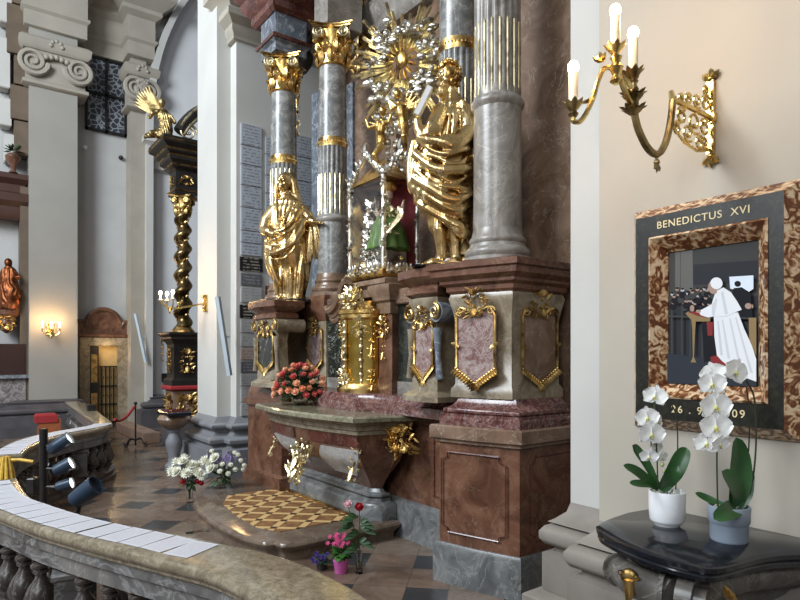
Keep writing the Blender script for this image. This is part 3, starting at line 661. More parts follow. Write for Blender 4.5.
MB().box(-6.75, -6.66, 4.0, 4.1, 1.2, 8).build('dark_strip', M['dark_red'], ret)
# entablature blocks over the columns
ea = empty('altar_entablature', O0, 0, 'broken dark red cornice with marble blocks over the left pair of columns', 'cornice')
def shifted(mb, s_, t_, z_): mb.X = Matrix.Translation((-s_, t_, z_)) @ mb.X; return mb
k = .20; D1 = (6.61, 3.21, 5.14)
shifted(MB(), *D1).plan([(-k, -k), (k, -k), (k, .2), (-k, .2)], [(0, 0), (0, .10), (.03, .12), (.03, .16), (-.0, .2), (.0, .50)]).build('frieze', M['blue_marble'], ea)
shifted(MB(), *D1).plan([(-k, -k), (k, -k), (k, .2), (-k, .2)], [(.01, .12), (.05, .13), (.05, .17), (.01, .19)]).build('band', M['dark_red'], ea)
shifted(MB(), *D1).plan([(-k-.1, -k), (k, -k), (k, .3), (-k-.1, .3)], [(.02, .44), (.06, .48), (.06, .56), (.10, .60), (.16, .68), (.16, .74), (.22, .80), (.26, .90), (.26, .98), (.32, 1.08), (.36, 1.2), (.36, 1.4)]).build('cornice', M['dark_red'], ea)
shifted(MB(), 5.90, 3.47, 5.27).box(-.15, .15, -.15, .30, 0, 2.2, .01).build('impost_block', M['grey_warm'], ea)
D3 = (7.05, 3.66, 5.25)
shifted(MB(), *D3).lathe([(.02, 0), (.09, .05), (.16, .16), (.17, .25), (.12, .33)], 24).build('bulb', M['dark_stone'], ea)
shifted(MB(), *D3).lathe([(.12, .33), (.16, .36), (.16, .42), (.20, .46), (.20, .52), (.14, .56), (.14, .62), (.22, .72), (.24, .74), (.24, .80), (.17, .84), (.15, 1.1), (.20, 1.2), (.22, 1.22)], 8).build('neck', M['blue_marble'], ea)
shifted(MB(), *D3).plan([(-.2, -.2), (.2, -.2), (.2, .2), (-.2, .2)], [(.02, 1.2), (.06, 1.25), (.06, 1.32), (.10, 1.4), (.10, 1.9)]).build('cornice', M['dark_red'], ea)
for x_, z_, w_, h_, sd in ((.10, -.20, .24, .45, 91), (.14, -.62, .14, .5, 92)):
    mb = MB(); mb.X = xf((-D3[0]+x_, D3[1]-.1, D3[2]+z_)); spiral_ornament(mb, w_, h_, sd, 0, 18); mb.build('gilt_garland', M['gold_old'], ea)
# ---------------------------------------------------------------- curved communion rail
VR = math.atan2(.8, .6)            # turn that faces the visitor standing in the nave
ni = [(-5.26, .397), (-4.84, .397), (-4.44, .421), (-4.042, .52), (-3.654, .659), (-3.381, .783), (-3.118, .93), (-2.824, 1.062), (-2.626, 1.155), (-2.379, 1.224), (-2.094, 1.255), (-1.89, 1.25), (-1.5, 1.2), (-1.15, 1.1)]
no = [(-5.26, .06), (-4.8, .08), (-4.4, .16), (-4.173, .232), (-3.78, .345), (-3.497, .45), (-3.189, .575), (-2.944, .682), (-2.697, .79), (-2.508, .868), (-2.274, .916), (-2.0, .925), (-1.6, .90), (-1.25, .83)]
fi = [(-6.50, .529), (-6.944, .633), (-7.475, .867), (-7.942, 1.229), (-8.212, 1.50), (-8.609, 1.709), (-9.2, 1.79), (-9.81, 1.838), (-10.96, 1.933), (-12.165, 1.98), (-13.3, 2.04)]
fo = [(-6.50, .26), (-7.045, .391), (-7.6, .56), (-8.0, .80), (-8.25, 1.068), (-8.521, 1.42), (-9.005, 1.576), (-10.119, 1.63), (-11.365, 1.70), (-12.591, 1.76), (-13.3, 1.80)]
def sm2(p, k=4): return [(q[0], q[1]) for q in smooth_path([(a, b_, 0) for a, b_ in p], k)]
def resamp(p, n):
    P = [Vector(q) for q in p]; L = [0]
    for a, c in zip(P, P[1:]): L.append(L[-1]+(c-a).length)
    out = []
    for i in range(n):
        d = L[-1]*i/(n-1); k = max(j for j in range(len(L)) if L[j] <= d+1e-9); k = min(k, len(P)-2)
        out.append(P[k].lerp(P[k+1], (d-L[k])/max(1e-9, L[k+1]-L[k])))
    return out
def baluster_mesh(h):
    mb = MB(); q = [(.06, 0), (.06, .03), (.04, .04), (.05, .07), (.082, .13), (.086, .18), (.065, .26), (.030, .33), (.028, .36), (.04, .37), (.04, .39), (.03, .40), (.045, .42), (.045, .44)]
    mb.lathe([(r, z*h/.44) for r, z in q], 12); return mb
def rail(inner, outer, label, nb, piers, step_lab):
    root = empty('communion_rail', (0, 0, 0), 0, label, 'railing', 'curved marble communion rail')
    I, O = sm2(inner), sm2(outer); poly = I+O[::-1]
    MB().plan(poly, [(-.035, .595), (-.015, .615), (-.015, .625), (0, .64), (.006, .655), (.006, .672), (-.004, .686), (-.02, .69)]).build('top_slab', M['rail_marble'], root)
    MB().plan(poly, [(-.075, .455), (-.045, .47), (-.045, .545), (-.03, .555), (-.03, .575), (-.035, .595)]).build('under_moulding', M['rail_edge'], root)
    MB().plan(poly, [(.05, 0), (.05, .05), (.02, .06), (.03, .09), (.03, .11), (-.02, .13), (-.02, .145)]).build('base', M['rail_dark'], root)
    MBc = [a.lerp(c, .5) for a, c in zip(resamp(I, nb), resamp(O, nb))]
    mb = baluster_mesh(.31); first = None; k = 0
    for i in range(nb):
        a, c = resamp(I, nb)[i], resamp(O, nb)[i]
        if i in piers:
            d = (c-a).normalized(); n_ = Vector((-d.y, d.x)); w_ = .085
            q = [a+d*.05-n_*w_, c-d*.05-n_*w_, c-d*.05+n_*w_, a+d*.05+n_*w_]
            MB().plan([(v_.x, v_.y) for v_ in q], [(.015, .145), (.015, .17), (0, .18), (0, .42), (.015, .435), (.015, .455)]).build('pier', M['rail_edge'], root)
            continue
        for f in (.26, .74):
            p = a.lerp(c, f)
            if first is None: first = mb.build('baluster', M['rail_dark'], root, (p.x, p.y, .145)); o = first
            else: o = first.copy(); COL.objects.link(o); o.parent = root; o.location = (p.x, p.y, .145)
            k += 1
    return root
r1 = rail(ni, no, 'near curved marble rail with printed sheets lying on its top', 21, (0, 8, 14, 20), '')
r2 = rail(fi, fo, 'far curved marble rail beyond the gate opening, running toward the door', 40, (0, 5, 10, 15, 20, 25, 30, 35, 39), '')
# sheets on the near rail
pm, nt, b = new_mat('printed_paper'); tc = nt.nodes.new('ShaderNodeTexCoord'); sp = nt.nodes.new('ShaderNodeSeparateXYZ'); lk(nt, tc.outputs['Object'], sp.inputs[0])
ln = math_(nt, 'LESS_THAN', math_(nt, 'FRACT', math_(nt, 'MULTIPLY', sp.outputs[1], 95)), .38)
wd = math_(nt, 'GREATER_THAN', ntex(nt, coords(nt, (140, 12, 1)), 1, 2), .44)
ins = math_(nt, 'MULTIPLY', math_(nt, 'LESS_THAN', math_(nt, 'ABSOLUTE', sp.outputs[0]), .062), math_(nt, 'LESS_THAN', math_(nt, 'ABSOLUTE', sp.outputs[1]), .088))
lk(nt, mix(nt, math_(nt, 'MULTIPLY', math_(nt, 'MULTIPLY', ln, wd), math_(nt, 'MULTIPLY', ins, .45)), (.52, .53, .57), (.16, .16, .2)), b.inputs['Base Color']); b.inputs['Roughness'].default_value = .5
mid = [a.lerp(c, .47) for a, c in zip(resamp(sm2(ni), 300), resamp(sm2(no), 300))]
cum = [0]
for a, c in zip(mid, mid[1:]): cum.append(cum[-1]+(c-a).length)
i0 = min(range(300), key=lambda i: (mid[i]-Vector((-2.83, .91))).length)
R_ = random.Random(4)
sheet = None; lab_s = ['first printed sheet at the near end of the row on the rail']+['printed white sheet in the row of sheets along the near rail']*20
for k in range(16):
    d = cum[i0]-k*.157; i = min(range(299), key=lambda q: abs(cum[q]-d)); i = max(i, 3)
    if d < .08: break
    tdir = (mid[min(i+3, 299)]-mid[i-3]).normalized(); a = math.atan2(tdir.y, tdir.x)
    if sheet is None:
        mb = MB(); mb.box(-.074, .074, -.105, .105, 0, .0012); sheet = mb.build('printed_sheet', pm); o = sheet
    else: o = sheet.copy(); COL.objects.link(o)
    o.location = (mid[i].x, mid[i].y, .6915+.0004*k); o.rotation_euler = (0, 0, a+R_.uniform(-.04, .04)+(.1 if k == 0 else 0))
    ORD = ['', 'second', 'third', 'fourth', 'fifth', 'sixth', 'seventh', 'eighth', 'ninth', 'tenth', 'eleventh', 'twelfth', 'thirteenth', 'fourteenth', 'fifteenth', 'sixteenth']
    tag(o, 'white printed sheet on the near rail, the one at the right end of the row' if k == 0 else 'printed white sheet on the near rail, %s from the right end of the row' % ORD[k], 'paper', 'printed sheets in the row on the near rail')
midf = [a.lerp(c, .5) for a, c in zip(resamp(sm2(fi), 400), resamp(sm2(fo), 400))]
cum = [0]
for a, c in zip(midf, midf[1:]): cum.append(cum[-1]+(c-a).length)
for k in range(16):
    i = min(range(3, 397), key=lambda q: abs(cum[q]-(.12+k*.157))); tdir = (midf[i+3]-midf[i-3]).normalized()
    o = sheet.copy(); COL.objects.link(o); o.location = (midf[i].x, midf[i].y, .6915+.0004*k); o.rotation_euler = (0, 0, math.atan2(tdir.y, tdir.x)+R_.uniform(-.04, .04))
    tag(o, 'printed sheet on the far rail, the one nearest the gate opening' if k == 0 else 'printed sheet on the far rail, %s from the gate opening' % ORD[k], 'paper', 'printed sheets on the far rail')
# gilt tassel cloth at the gate end of the far rail
t_ = empty('gold_cord', (-6.42, .40, .42), 0, 'gold rope tassel hanging at the gate end of the far rail', 'rope')
mb = MB()
for i in range(9):
    a = i*.7; mb.tube([(.0+.03*math.cos(a), .03*math.sin(a), .27), (.02+.05*math.cos(a), .05*math.sin(a), .15), (.03+.07*math.cos(a), .07*math.sin(a), 0)], [.010, .014, .016], 6)
mb.build('tassel', plain('gold_thread', (.62, .40, .06), .6, var=.3, scale=30), t_)
MB().tube([(.0, .0, .27), (.02, .03, .24), (.06, .1, .24), (.12, .2, .22)], .015, 6).build('cord', bpy.data.materials['gold_thread'], t_)
# spotlights standing inside the rail
def spot_head(root, loc, r, L, ang, tilt, lit, name='spot_head'):
    mb = MB(); mb.X = Matrix.Translation(Vector(loc)) @ Matrix.Rotation(ang, 4, 'Z') @ Matrix.Rotation(tilt, 4, 'Y')
    mb.lathe([(r*.55, -L*.5), (r*.8, -L*.42), (r*.9, -L*.1), (r, L*.5), (r*.9, L*.5), (r*.86, L*.35), (.001, L*.34)], 20)
    o = mb.build(name, M['spot_black'], root)
    if lit:
        mb = MB(); mb.X = Matrix.Translation(Vector(loc)) @ Matrix.Rotation(ang, 4, 'Z') @ Matrix.Rotation(tilt, 4, 'Y'); mb.lathe([(r*.86, L*.40), (r*.5, L*.44), (.001, L*.45)], 20); mb.build('lamp_lens', M['spot_lens'], o)
M['spot_black'] = plain('spotlight_housing', (.03, .05, .08), .35, .2); M['spot_lens'] = emit('spot_lens', (1, .95, .75), 7)
sr = empty('spotlight_stand', W(6.12, .66, 0), VR, 'black floor stand with three lit spotlights behind the near rail', 'spotlight')
MB().tube([(0, 0, 0), (0, 0, .95)], .035, 10).build('stand_pole', M['black_paint'], sr)
mb = MB(); mb.lathe([(.16, 0), (.16, .02), (.04, .03)], 20); mb.build('stand_foot', M['black_paint'], sr)
mb = MB(); mb.box(-.12, -.06, -.05, .05, .38, .52, .01); mb.build('dimmer_box', M['black_paint'], sr)
spot_head(sr, (.17, -.05, .82), .06, .20, .2, 1.0, True); spot_head(sr, (.20, -.05, .62), .06, .16, .2, 1.1, True); spot_head(sr, (.20, -.03, .46), .05, .14, .1, 1.3, True)
mb = MB()
for z_ in (.80, .60, .44): mb.tube([(0, 0, z_), (.14, -.03, z_)], .012, 6)
mb.build('bracket', M['black_paint'], sr)
s2 = empty('spotlight', W(5.47, .88, 0), VR, 'single blue-black spotlight can tilted up beside the near rail', 'spotlight')
spot_head(s2, (0, 0, .47), .085, .24, .0, .95, False); MB().tube([(-.02, .0, .45), (-.14, 0, .02)], .02, 8).build('stand', M['black_paint'], s2); MB().lathe([(.09, 0), (.09, .015), (.02, .02)], 16, (-.14, 0, 0)).build('foot', M['black_paint'], s2)
# ---------------------------------------------------------------- console table on the picture wall
ct = empty('console_table', (0, 0, 0), 0, 'black marble topped console table under the framed picture', 'table')
tp = [(-1.40, 2.45), (-1.435, 2.26), (-1.42, 2.08), (-1.385, 1.985), (-1.30, 1.93), (-1.18, 1.885), (-1.06, 1.865), (-.95, 1.875), (-.905, 1.91), (-.885, 1.99), (-.87, 2.10), (-.84, 2.2), (-.78, 2.30), (-.72, 2.45)]
tpp = tp[:1]+sm2(tp[1:-1], 4)+tp[-1:]
MB().plan(tpp, [(-.02, .885), (-.005, .89), (.0, .905), (-.006, .912), (.004, .92), (.006, .935), (-.01, .945)]).build('tabletop', M['black_marble'], ct)
bd = [(-1.32, 2.45), (-1.34, 2.2), (-1.28, 2.06), (-1.12, 1.97), (-.99, 1.98), (-.96, 2.1), (-.93, 2.25), (-.84, 2.45)]
bdp = bd[:1]+sm2(bd[1:-1], 3)+bd[-1:]
MB().plan(bdp, [(-.16, .52), (-.10, .58), (-.05, .66), (-.04, .72), (-.03, .74), (-.03, .76)]+rnd(-.03, .765, .875, .05)+[(.01, .885)]).build('bracket_body', M['console_stone'], ct)
mb = MB(); mb.tube([(-1.33, 2.02, .80), (-1.2, 1.94, .80), (-1.05, 1.925, .80)], [.05, .06, .055], 14); mb.tube([(-1.03, 1.93, .80), (-.98, 1.94, .80)], [.075, .075], 18); mb.tube([(-.985, 1.94, .80), (-.95, 1.95, .80)], [.05, .045], 16)
mb.tube([(-1.09, 1.915, .80), (-1.075, 1.92, .80)], .068, 16); mb.tube([(-1.30, 2.0, .80), (-1.29, 1.99, .80)], .062, 16); mb.build('stone_volute', M['console_stone'], ct)
mb = MB(); mb.X = xf((-1.19, 1.873, .80), .25); 
mb.ball((.005, .012, .03), (.032, .016, .030), 12, 8); mb.tube([(.005, .01, .02), (.008, .004, -.02), (.0, .01, -.06)], [.022, .018, .007], 10); mb.scroll((-.022, .0, .04), .014, 1, n=5, seg=8); mb.scroll((.03, 0, .04), .014, 1, sgn=-1, n=5, seg=8)
mb.build('gilt_leaf_mount', M['gold_old'], ct)
mb = MB()
for i in range(10): a = -1.2+i*.27; mb.leaf((-.905+.0, 2.02, .80), (-.93+.07*math.cos(a), 1.96+.0*i, .80+.085*math.sin(a)), .03, .1, up=(.5, -1, 0), seg=3, thick=.4)
mb.build('gilt_shell', M['gold_old'], ct)
# ---------------------------------------------------------------- framed picture
fr_ = empty('framed_picture', (0, 0, 0), 0, 'large framed photograph in a black and tortoiseshell frame lettered BENEDICTUS XVI', 'picture')
tm, nt, b = new_mat('tortoiseshell_wood'); v = coords(nt, (1, 1, 1), (0, .6, 0)); f = ntex(nt, v, 26, 3, .5, 1.6)
lk(nt, ramp(nt, f, [(.40, (.11, .035, .012)), (.47, (.22, .085, .03)), (.53, (.50, .31, .16)), (.62, (.68, .52, .34))]), b.inputs['Base Color']); b.inputs['Roughness'].default_value = .3
tm2 = plain('dark_tortoiseshell', (.20, .10, .055), .35, var=.75, scale=30)
bm_ = marble('black_flecked_frame', (.006, .006, .005), (.010, .010, .007), (.03, .027, .016), (.2, .17, .1), 30, .2, .01, .35)
def ring(mb, a, c):
    """rectangular ring between loops a and c, each (x0, x1, z0, z1, y)"""
    def L(q): x0, x1, z0, z1, y = q; return [(x0, y, z0), (x1, y, z0), (x1, y, z1), (x0, y, z1)]
    mb.add(L(a)+L(c), [(i, (i+1) % 4, 4+(i+1) % 4, 4+i) for i in range(4)])
X0_, X1_, Z0_, Z1_ = -1.466, -.889, 1.332, 2.187
mb = MB(); ring(mb, (X0_-.045, X1_+.045, Z0_-.045, Z1_+.045, 2.449), (X0_-.045, X1_+.045, Z0_-.045, Z1_+.045, 2.440)); ring(mb, (X0_-.045, X1_+.045, Z0_-.045, Z1_+.045, 2.440), (X0_, X1_, Z0_, Z1_, 2.376)); ring(mb, (X0_-.045, X1_+.045, Z0_-.045, Z1_+.045, 2.449), (X0_, X1_, Z0_, Z1_, 2.449)); ring(mb, (X0_, X1_, Z0_, Z1_, 2.376), (X0_, X1_, Z0_, Z1_, 2.449))
mb.build('outer_moulding', tm, fr_)
mb = MB(); I2 = (-1.404, -.940, 1.421, 2.098)
ring(mb, (X0_, X1_, Z0_, Z1_, 2.376), (*I2, 2.376)); ring(mb, (X0_, X1_, Z0_, Z1_, 2.376), (X0_, X1_, Z0_, Z1_, 2.43)); ring(mb, (*I2, 2.376), (*I2, 2.43)); ring(mb, (X0_, X1_, Z0_, Z1_, 2.43), (*I2, 2.43)); mb.build('black_band', bm_, fr_)
mb = MB(); I3 = (-1.352, -.995, 1.481, 2.034)
ring(mb, (*I2, 2.372), (I2[0]+.008, I2[1]-.008, I2[2]+.008, I2[3]-.008, 2.366)); ring(mb, (I2[0]+.008, I2[1]-.008, I2[2]+.008, I2[3]-.008, 2.366), (*I3, 2.432)); ring(mb, (*I3, 2.432), (*I3, 2.44)); ring(mb, (*I3, 2.44), (*I2, 2.44)); ring(mb, (*I2, 2.44), (*I2, 2.372)); mb.build('inner_moulding', tm, fr_)
# the photograph itself, a flat print
def flat(name, c, r=.35):
    m, nt, b = new_mat(name); b.inputs['Base Color'].default_value = (*c, 1); b.inputs['Roughness'].default_value = .6; b.inputs['Specular IOR Level'].default_value = .12; return m
PM = [flat('print_dark', (.028, .03, .035)), flat('print_wall', (.05, .05, .048)), flat('print_pillar', (.12, .118, .11)), flat('print_skin', (.35, .24, .19)), flat('print_white', (.72, .73, .74)), flat('print_grey', (.42, .43, .46)), flat('print_gold', (.25, .17, .08)), flat('print_black', (.012, .012, .015)), flat('print_red', (.22, .03, .03)), flat('print_sky', (.65, .72, .8)), flat('print_floor', (.03, .035, .045)), flat('print_shadow', (.56, .57, .60))]
mb = MB(); PX0, PX1, PZ0, PZ1 = -1.36, -.99, 1.475, 2.04; layer = [0]
def pic(poly, m):
    out = []
    for (x, y) in poly:
        u = (x-38)/307.; top = 98-(x-38)*.17; v_ = (580-y)/(580-top); u = max(0, min(1, u)); v_ = max(0, min(1, v_))
        u = u*1.0+.06*u*(1-u)
        out.append((PX0+.01+(PX1-PX0-.02)*u, 2.4385-.00012*layer[0], PZ0+.006+(PZ1-PZ0-.012)*v_))
    layer[0] += 1; mb.m = m; mb.add(out, [tuple(range(len(out)))]); mb.m = 0
def blob(x, y, r, m, ry=None):
    pic([(x+r*math.cos(a), y+(ry or r)*math.sin(a)) for a in [2*PI*i/14 for i in range(14)]], m)
pic([(38, 40), (345, 40), (345, 580), (38, 580)], 0); pic([(38, 80), (345, 40), (345, 250), (38, 245)], 1)
pic([(60, 60), (78, 60), (78, 225), (60, 225)], 5 if 0 else 2); pic([(80, 60), (122, 60), (124, 235), (80, 235)], 2); pic([(125, 140), (345, 120), (345, 200), (125, 215)], 0)
R_ = random.Random(9)
for i in range(34):
    x = 50+i*5+R_.uniform(-3, 3); y = 250+R_.uniform(-22, 40); blob(x, y+16, 12, 7 if i % 3 else 1); blob(x, y, 6.5, 3 if i % 4 else 5); blob(x, y-4, 6, 7, 3.5)
for i in range(10): blob(300+R_.uniform(-15, 38), 290+R_.uniform(-20, 30), 10, R_.choice((7, 0, 3)))
pic([(255, 183), (335, 176), (335, 225), (318, 238), (258, 226)], 9); blob(283, 208, 11, 7); pic([(262, 250), (270, 224), (296, 220), (326, 240), (332, 330), (285, 335)], 7); blob(318, 288, 11, 3)
for x in (52, 88, 118, 160): pic([(x, 310), (x+5, 310), (x+5, 560), (x, 560)], 1)
pic([(38, 330), (345, 330), (345, 336), (38, 336)], 1)
pic([(38, 470), (345, 500), (345, 580), (38, 580)], 10); pic([(160, 350), (205, 350), (212, 480), (170, 500)], 7); pic([(178, 350), (200, 350), (198, 400), (182, 400)], 8)
pic([(320, 330), (345, 330), (345, 470), (322, 420)], 6)
pic([(124, 340), (142, 340), (138, 380), (134, 480), (142, 500), (122, 500), (130, 480), (128, 380)], 6); pic([(104, 322), (112, 314), (192, 336), (190, 348), (130, 350)], 6); pic([(112, 316), (150, 312), (190, 336), (150, 330)], 8)
pic([(190, 478), (215, 470), (262, 490), (255, 515), (200, 505)], 8)
pic([(203, 320), (285, 312), (305, 370), (330, 430), (348, 480), (348, 562), (300, 545), (232, 492), (214, 472), (205, 400)], 4)
for a, c in (((230, 340), (250, 480)), ((255, 335), (290, 520)), ((275, 330), (325, 530)), ((215, 345), (225, 470))):
    pic([a, (a[0]+5, a[1]), (c[0]+9, c[1]), (c[0], c[1])], 11)
pic([(150, 312), (160, 306), (205, 296), (215, 325), (185, 334), (158, 326)], 4); blob(128, 302, 8, 3, 12); blob(150, 312, 9, 3, 6)
pic([(206, 250), (216, 236), (236, 222), (262, 240), (284, 275), (298, 302), (276, 312), (245, 328), (215, 330), (186, 322), (160, 322), (158, 308), (196, 285)], 4)
pic([(228, 240), (236, 238), (252, 318), (242, 322)], 11); pic([(196, 288), (212, 262), (216, 268), (206, 326), (198, 324)], 11)
blob(203, 222, 19, 3, 26); blob(213, 208, 21, 4, 22); blob(184, 232, 4, 3, 6); pic([(214, 236), (232, 224), (238, 236), (216, 250)], 4)
mb.build('photo_print', PM, fr_)
def text(body, size, loc, rot, mat_, parent, name='lettering', ext=.0008, sp=1.0, al='CENTER'):
    cu = bpy.data.curves.new(name, 'FONT'); cu.body = body; cu.size = size; cu.extrude = ext; cu.align_x = al; cu.align_y = 'CENTER'; cu.space_character = sp; cu.offset = size*.004
    o = bpy.data.objects.new(name, cu); COL.objects.link(o); bpy.context.view_layer.update()
    me = bpy.data.meshes.new_from_object(o.evaluated_get(bpy.context.evaluated_depsgraph_get())); bpy.data.objects.remove(o); bpy.data.curves.remove(cu)
    me.materials.clear(); me.materials.append(mat_); q = bpy.data.objects.new(name, me); COL.objects.link(q); q.location = loc; q.rotation_euler = rot; q.parent = parent; return q
LG = plain('gilt_lettering', (.75, .62, .34), .4)
text('BENEDICTUS  XVI', .042, (-1.185, 2.3745, 2.142), (PI/2, 0, 0), LG, fr_, sp=1.12)
text('26 . 9 . 2009', .042, (-1.162, 2.3745, 1.377), (PI/2, 0, 0), LG, fr_, sp=1.30)
# ---------------------------------------------------------------- brass wall light
def flame_light(root, p, candle_h, dark=False, r=.016, power=5):
    """socket with leaf cup, candle sleeve and glowing bulb, at p = foot of the candle (root frame)"""
    mb = MB(); mb.lathe([(.008, -.05), (.018, -.035), (.010, -.025), (.022, -.012), (.030, 0), (.018, .004)], 14, p)
    for i in range(8):
        a = 2*PI*i/8; mb.leaf((p[0]+.012*math.cos(a), p[1]+.012*math.sin(a), p[2]-.012), (p[0]+.042*math.cos(a), p[1]+.042*math.sin(a), p[2]+.008), .02, .1, up=(0, 0, 1), seg=3, thick=.3)
    so = mb.build('socket_cup', M['brass_dark'] if dark else M['brass'], root)
    MB().lathe([(r, 0), (r, candle_h), (r*.6, candle_h+.002)], 16, p).build('candle_sleeve', M['sleeve'], root)
    MB().ball((p[0], p[1], p[2]+candle_h+.018), (.019, .019, .023), 14, 10).build('bulb', M['bulb'], root)
M['sleeve'] = plain('cream_sleeve', (.75, .70, .58), .5); M['bulb'] = emit('warm_bulb', (1, .80, .48), 14)
wl = empty('wall_light', W(1.176, 2.45, 2.55), 0, 'gothic brass wall light with three glowing candle bulbs above the picture', 'wall light')
mb = MB(); mb.box(-.014, .014, -.022, 0, -.15, .15, .003); mb.box(-.02, .02, -.028, 0, -.018, .018, .003)
for z_, sg in ((.155, 1), (-.155, -1)):
    mb.plan([(0, -.012), (.012, -.012), (.012, 0), (0, 0)], [(0, 0), (0, .001)])
    for a in (-.9, 0, .9): mb.leaf((0, -.012, z_), (.045*math.sin(a), -.014, z_+sg*.045*math.cos(a)), .030, .0, seg=4, thick=.5)
    mb.ball((0, -.02, z_), .012, 8, 6)
mb.build('wall_plate', M['brass'], wl)
mb = MB(); mb.tube([(0, -.01, 0), (0, -.30, 0)], .010, 8); mb.tube([(0, -.30, -.005), (0, -.315, .03)], [.014, .008], 8)
# openwork tracery between arm and plate, standing in the plane of the arm
def tr_scroll(cy, cz, r, tn=1.15, sg=1, st_=0):
    pts = []; rs = []
    for i in range(19): f = i/18; a = st_+sg*tn*2*PI*f; q = r*(1-.6*f); pts.append((0, cy+q*math.cos(a), cz+q*math.sin(a))); rs.append(.0055)
    mb.tube(pts, rs, 6); mb.ball(pts[-1], .010, 7, 5)
for cy, cz, r, sg in ((-.06, -.05, .038, 1), (-.14, -.05, .045, -1), (-.235, -.045, .035, 1), (-.06, -.11, .025, -1), (-.27, -.10, .028, 1), (-.05, .05, .034, 1), (-.12, .04, .03, -1), (-.185, .03, .024, 1), (-.24, .02, .018, 1), (-.05, .10, .022, -1), (-.10, -.12, .03, 1), (-.19, -.10, .035, -1)):
    tr_scroll(cy, cz, r, 1.2, sg, sg*.8)
mb.tube([(0, -.02, -.13), (0, -.12, -.155), (0, -.22, -.14), (0, -.30, -.10)], .006, 6)
mb.build('openwork_bracket', M['brass'], wl)
path = smooth_path([(0, -.30, .01), (0, -.315, -.08), (0, -.35, -.17), (0, -.405, -.225), (0, -.47, -.215), (0, -.53, -.16), (0, -.555, -.10), (0, -.56, -.05)], 5)
mb = MB(); mb.tube(path, .013, 8); mb.ball((0, -.41, -.255), .012, 8, 6); mb.tube([(0, -.41, -.23), (0, -.41, -.28)], [.006, .004], 6)
for a in (-.8, 0, .8): mb.leaf((0, -.41, -.26), (0, -.41+.03*math.sin(a), -.26-.035*math.cos(a)), .018, 0, up=(1, 0, 0), seg=3, thick=.5)
mb.build('curved_arm', M['brass_dark'], wl)
mb = MB(); mb.lathe([(.012, -.12), (.03, -.105), (.016, -.09), (.02, -.07), (.034, -.055), (.018, -.045), (.013, -.02), (.013, .0), (.02, .01)], 14, (0, -.56, 0))
for zz in (-.055, -.105):
    for i in range(8): a = 2*PI*i/8; mb.leaf((.012*math.cos(a), -.56+.012*math.sin(a), zz), (.05*math.cos(a), -.56+.05*math.sin(a), zz+.012), .024, .1, up=(0, 0, 1), seg=3, thick=.3)
mb.build('hub', M['brass_dark'], wl)
A_ = (-.096, -.763, -.10); C_ = (-.004, -.66, .085)
pa = smooth_path([(0, -.57, -.03), (-.02, -.60, .02), (-.045, -.65, .035), (-.055, -.68, -.01), (-.065, -.705, -.09), (-.08, -.74, -.155), (-.094, -.765, -.16), (A_[0], A_[1], A_[2]-.04)], 5)
mb = MB(); mb.tube(pa, .009, 8)
for (x, y, z, sg) in ((-.045, -.67, .05, 1), (-.07, -.69, -.07, -1)):
    for a in (-.9, 0, .9): mb.leaf((x, y, z), (x+.035*math.sin(a), y-.02, z+.03*math.cos(a)*sg), .02, .05, seg=3, thick=.5)
mb.build('side_arm', M['brass'], wl)
mb = MB(); mb.tube(smooth_path([(0, -.565, -.09), (0, -.60, -.06), (0, -.64, -.01), (0, -.66, .04)], 4), .010, 8)
mb.lathe([(.01, -.09), (.022, -.08), (.012, -.06), (.024, -.035), (.012, -.02), (.02, 0)], 12, (0, -.66, .05)); mb.build('upper_stem', M['brass'], wl)
flame_light(wl, (0, -.56, .03), .115, True); flame_light(wl, C_, .105); flame_light(wl, A_, .105, True)
for q in ((0, -.56, .17), (C_[0], C_[1], C_[2]+.13), (A_[0], A_[1], A_[2]+.13)): point('bulb_light', Vector(wl.location)+Vector(q)+Vector((0, -.03, .02)), 5.5, (1, .58, .24), .03)
# ---------------------------------------------------------------- orchids
M['leaf'] = plain('orchid_leaf', (.022, .075, .018), .3, var=.35, scale=9); M['petal'] = plain('white_petal', (.90, .90, .87), .5, var=.05); M['petal_y'] = plain('petal_throat', (.62, .60, .22), .5)
M['stem'] = plain('dark_stem', (.03, .04, .015), .5); M['soil'] = plain('bark_soil', (.08, .05, .03), .9, var=.5, scale=40); M['root'] = plain('pale_root', (.35, .36, .27), .7); M['bud'] = plain('green_bud', (.45, .50, .22), .5)
def strap_leaf(mb, pts, wid, fold=.25, sub=5):
    P = smooth_path(pts, sub); n = len(P); vs = []; fs = []
    for i, p in enumerate(P):
        p = Vector(p); f = i/(n-1); d = (Vector(P[min(i+1, n-1)])-Vector(P[max(i-1, 0)])).normalized()
        side = d.cross(Vector((0, -1, .75))).normalized(); up = side.cross(d).normalized(); w_ = wid*.5*(math.sin(PI*min(1, (.12+.88*f)))**.55 if f < .999 else .02)
        if f > .5: w_ = wid*.5*max(.02, (1-((f-.5)/.5)**2.4))**.6
        else: w_ = wid*.5*(.45+.55*math.sin(PI*f))
        vs += [p-side*w_+up*w_*fold, p-side*w_*.5+up*w_*fold*.35, p, p+side*w_*.5+up*w_*fold*.35, p+side*w_+up*w_*fold,
               p+side*w_*.5+up*(w_*fold*.35-.003), p-up*.004, p-side*w_*.5+up*(w_*fold*.35-.003)]
    for i in range(n-1):
        for k in range(8): l = (k+1) % 8; fs.append((i*8+k, i*8+l, (i+1)*8+l, (i+1)*8+k))
    fs += [tuple(range(7, -1, -1)), tuple(range((n-1)*8, n*8))]
    mb.add(vs, fs)
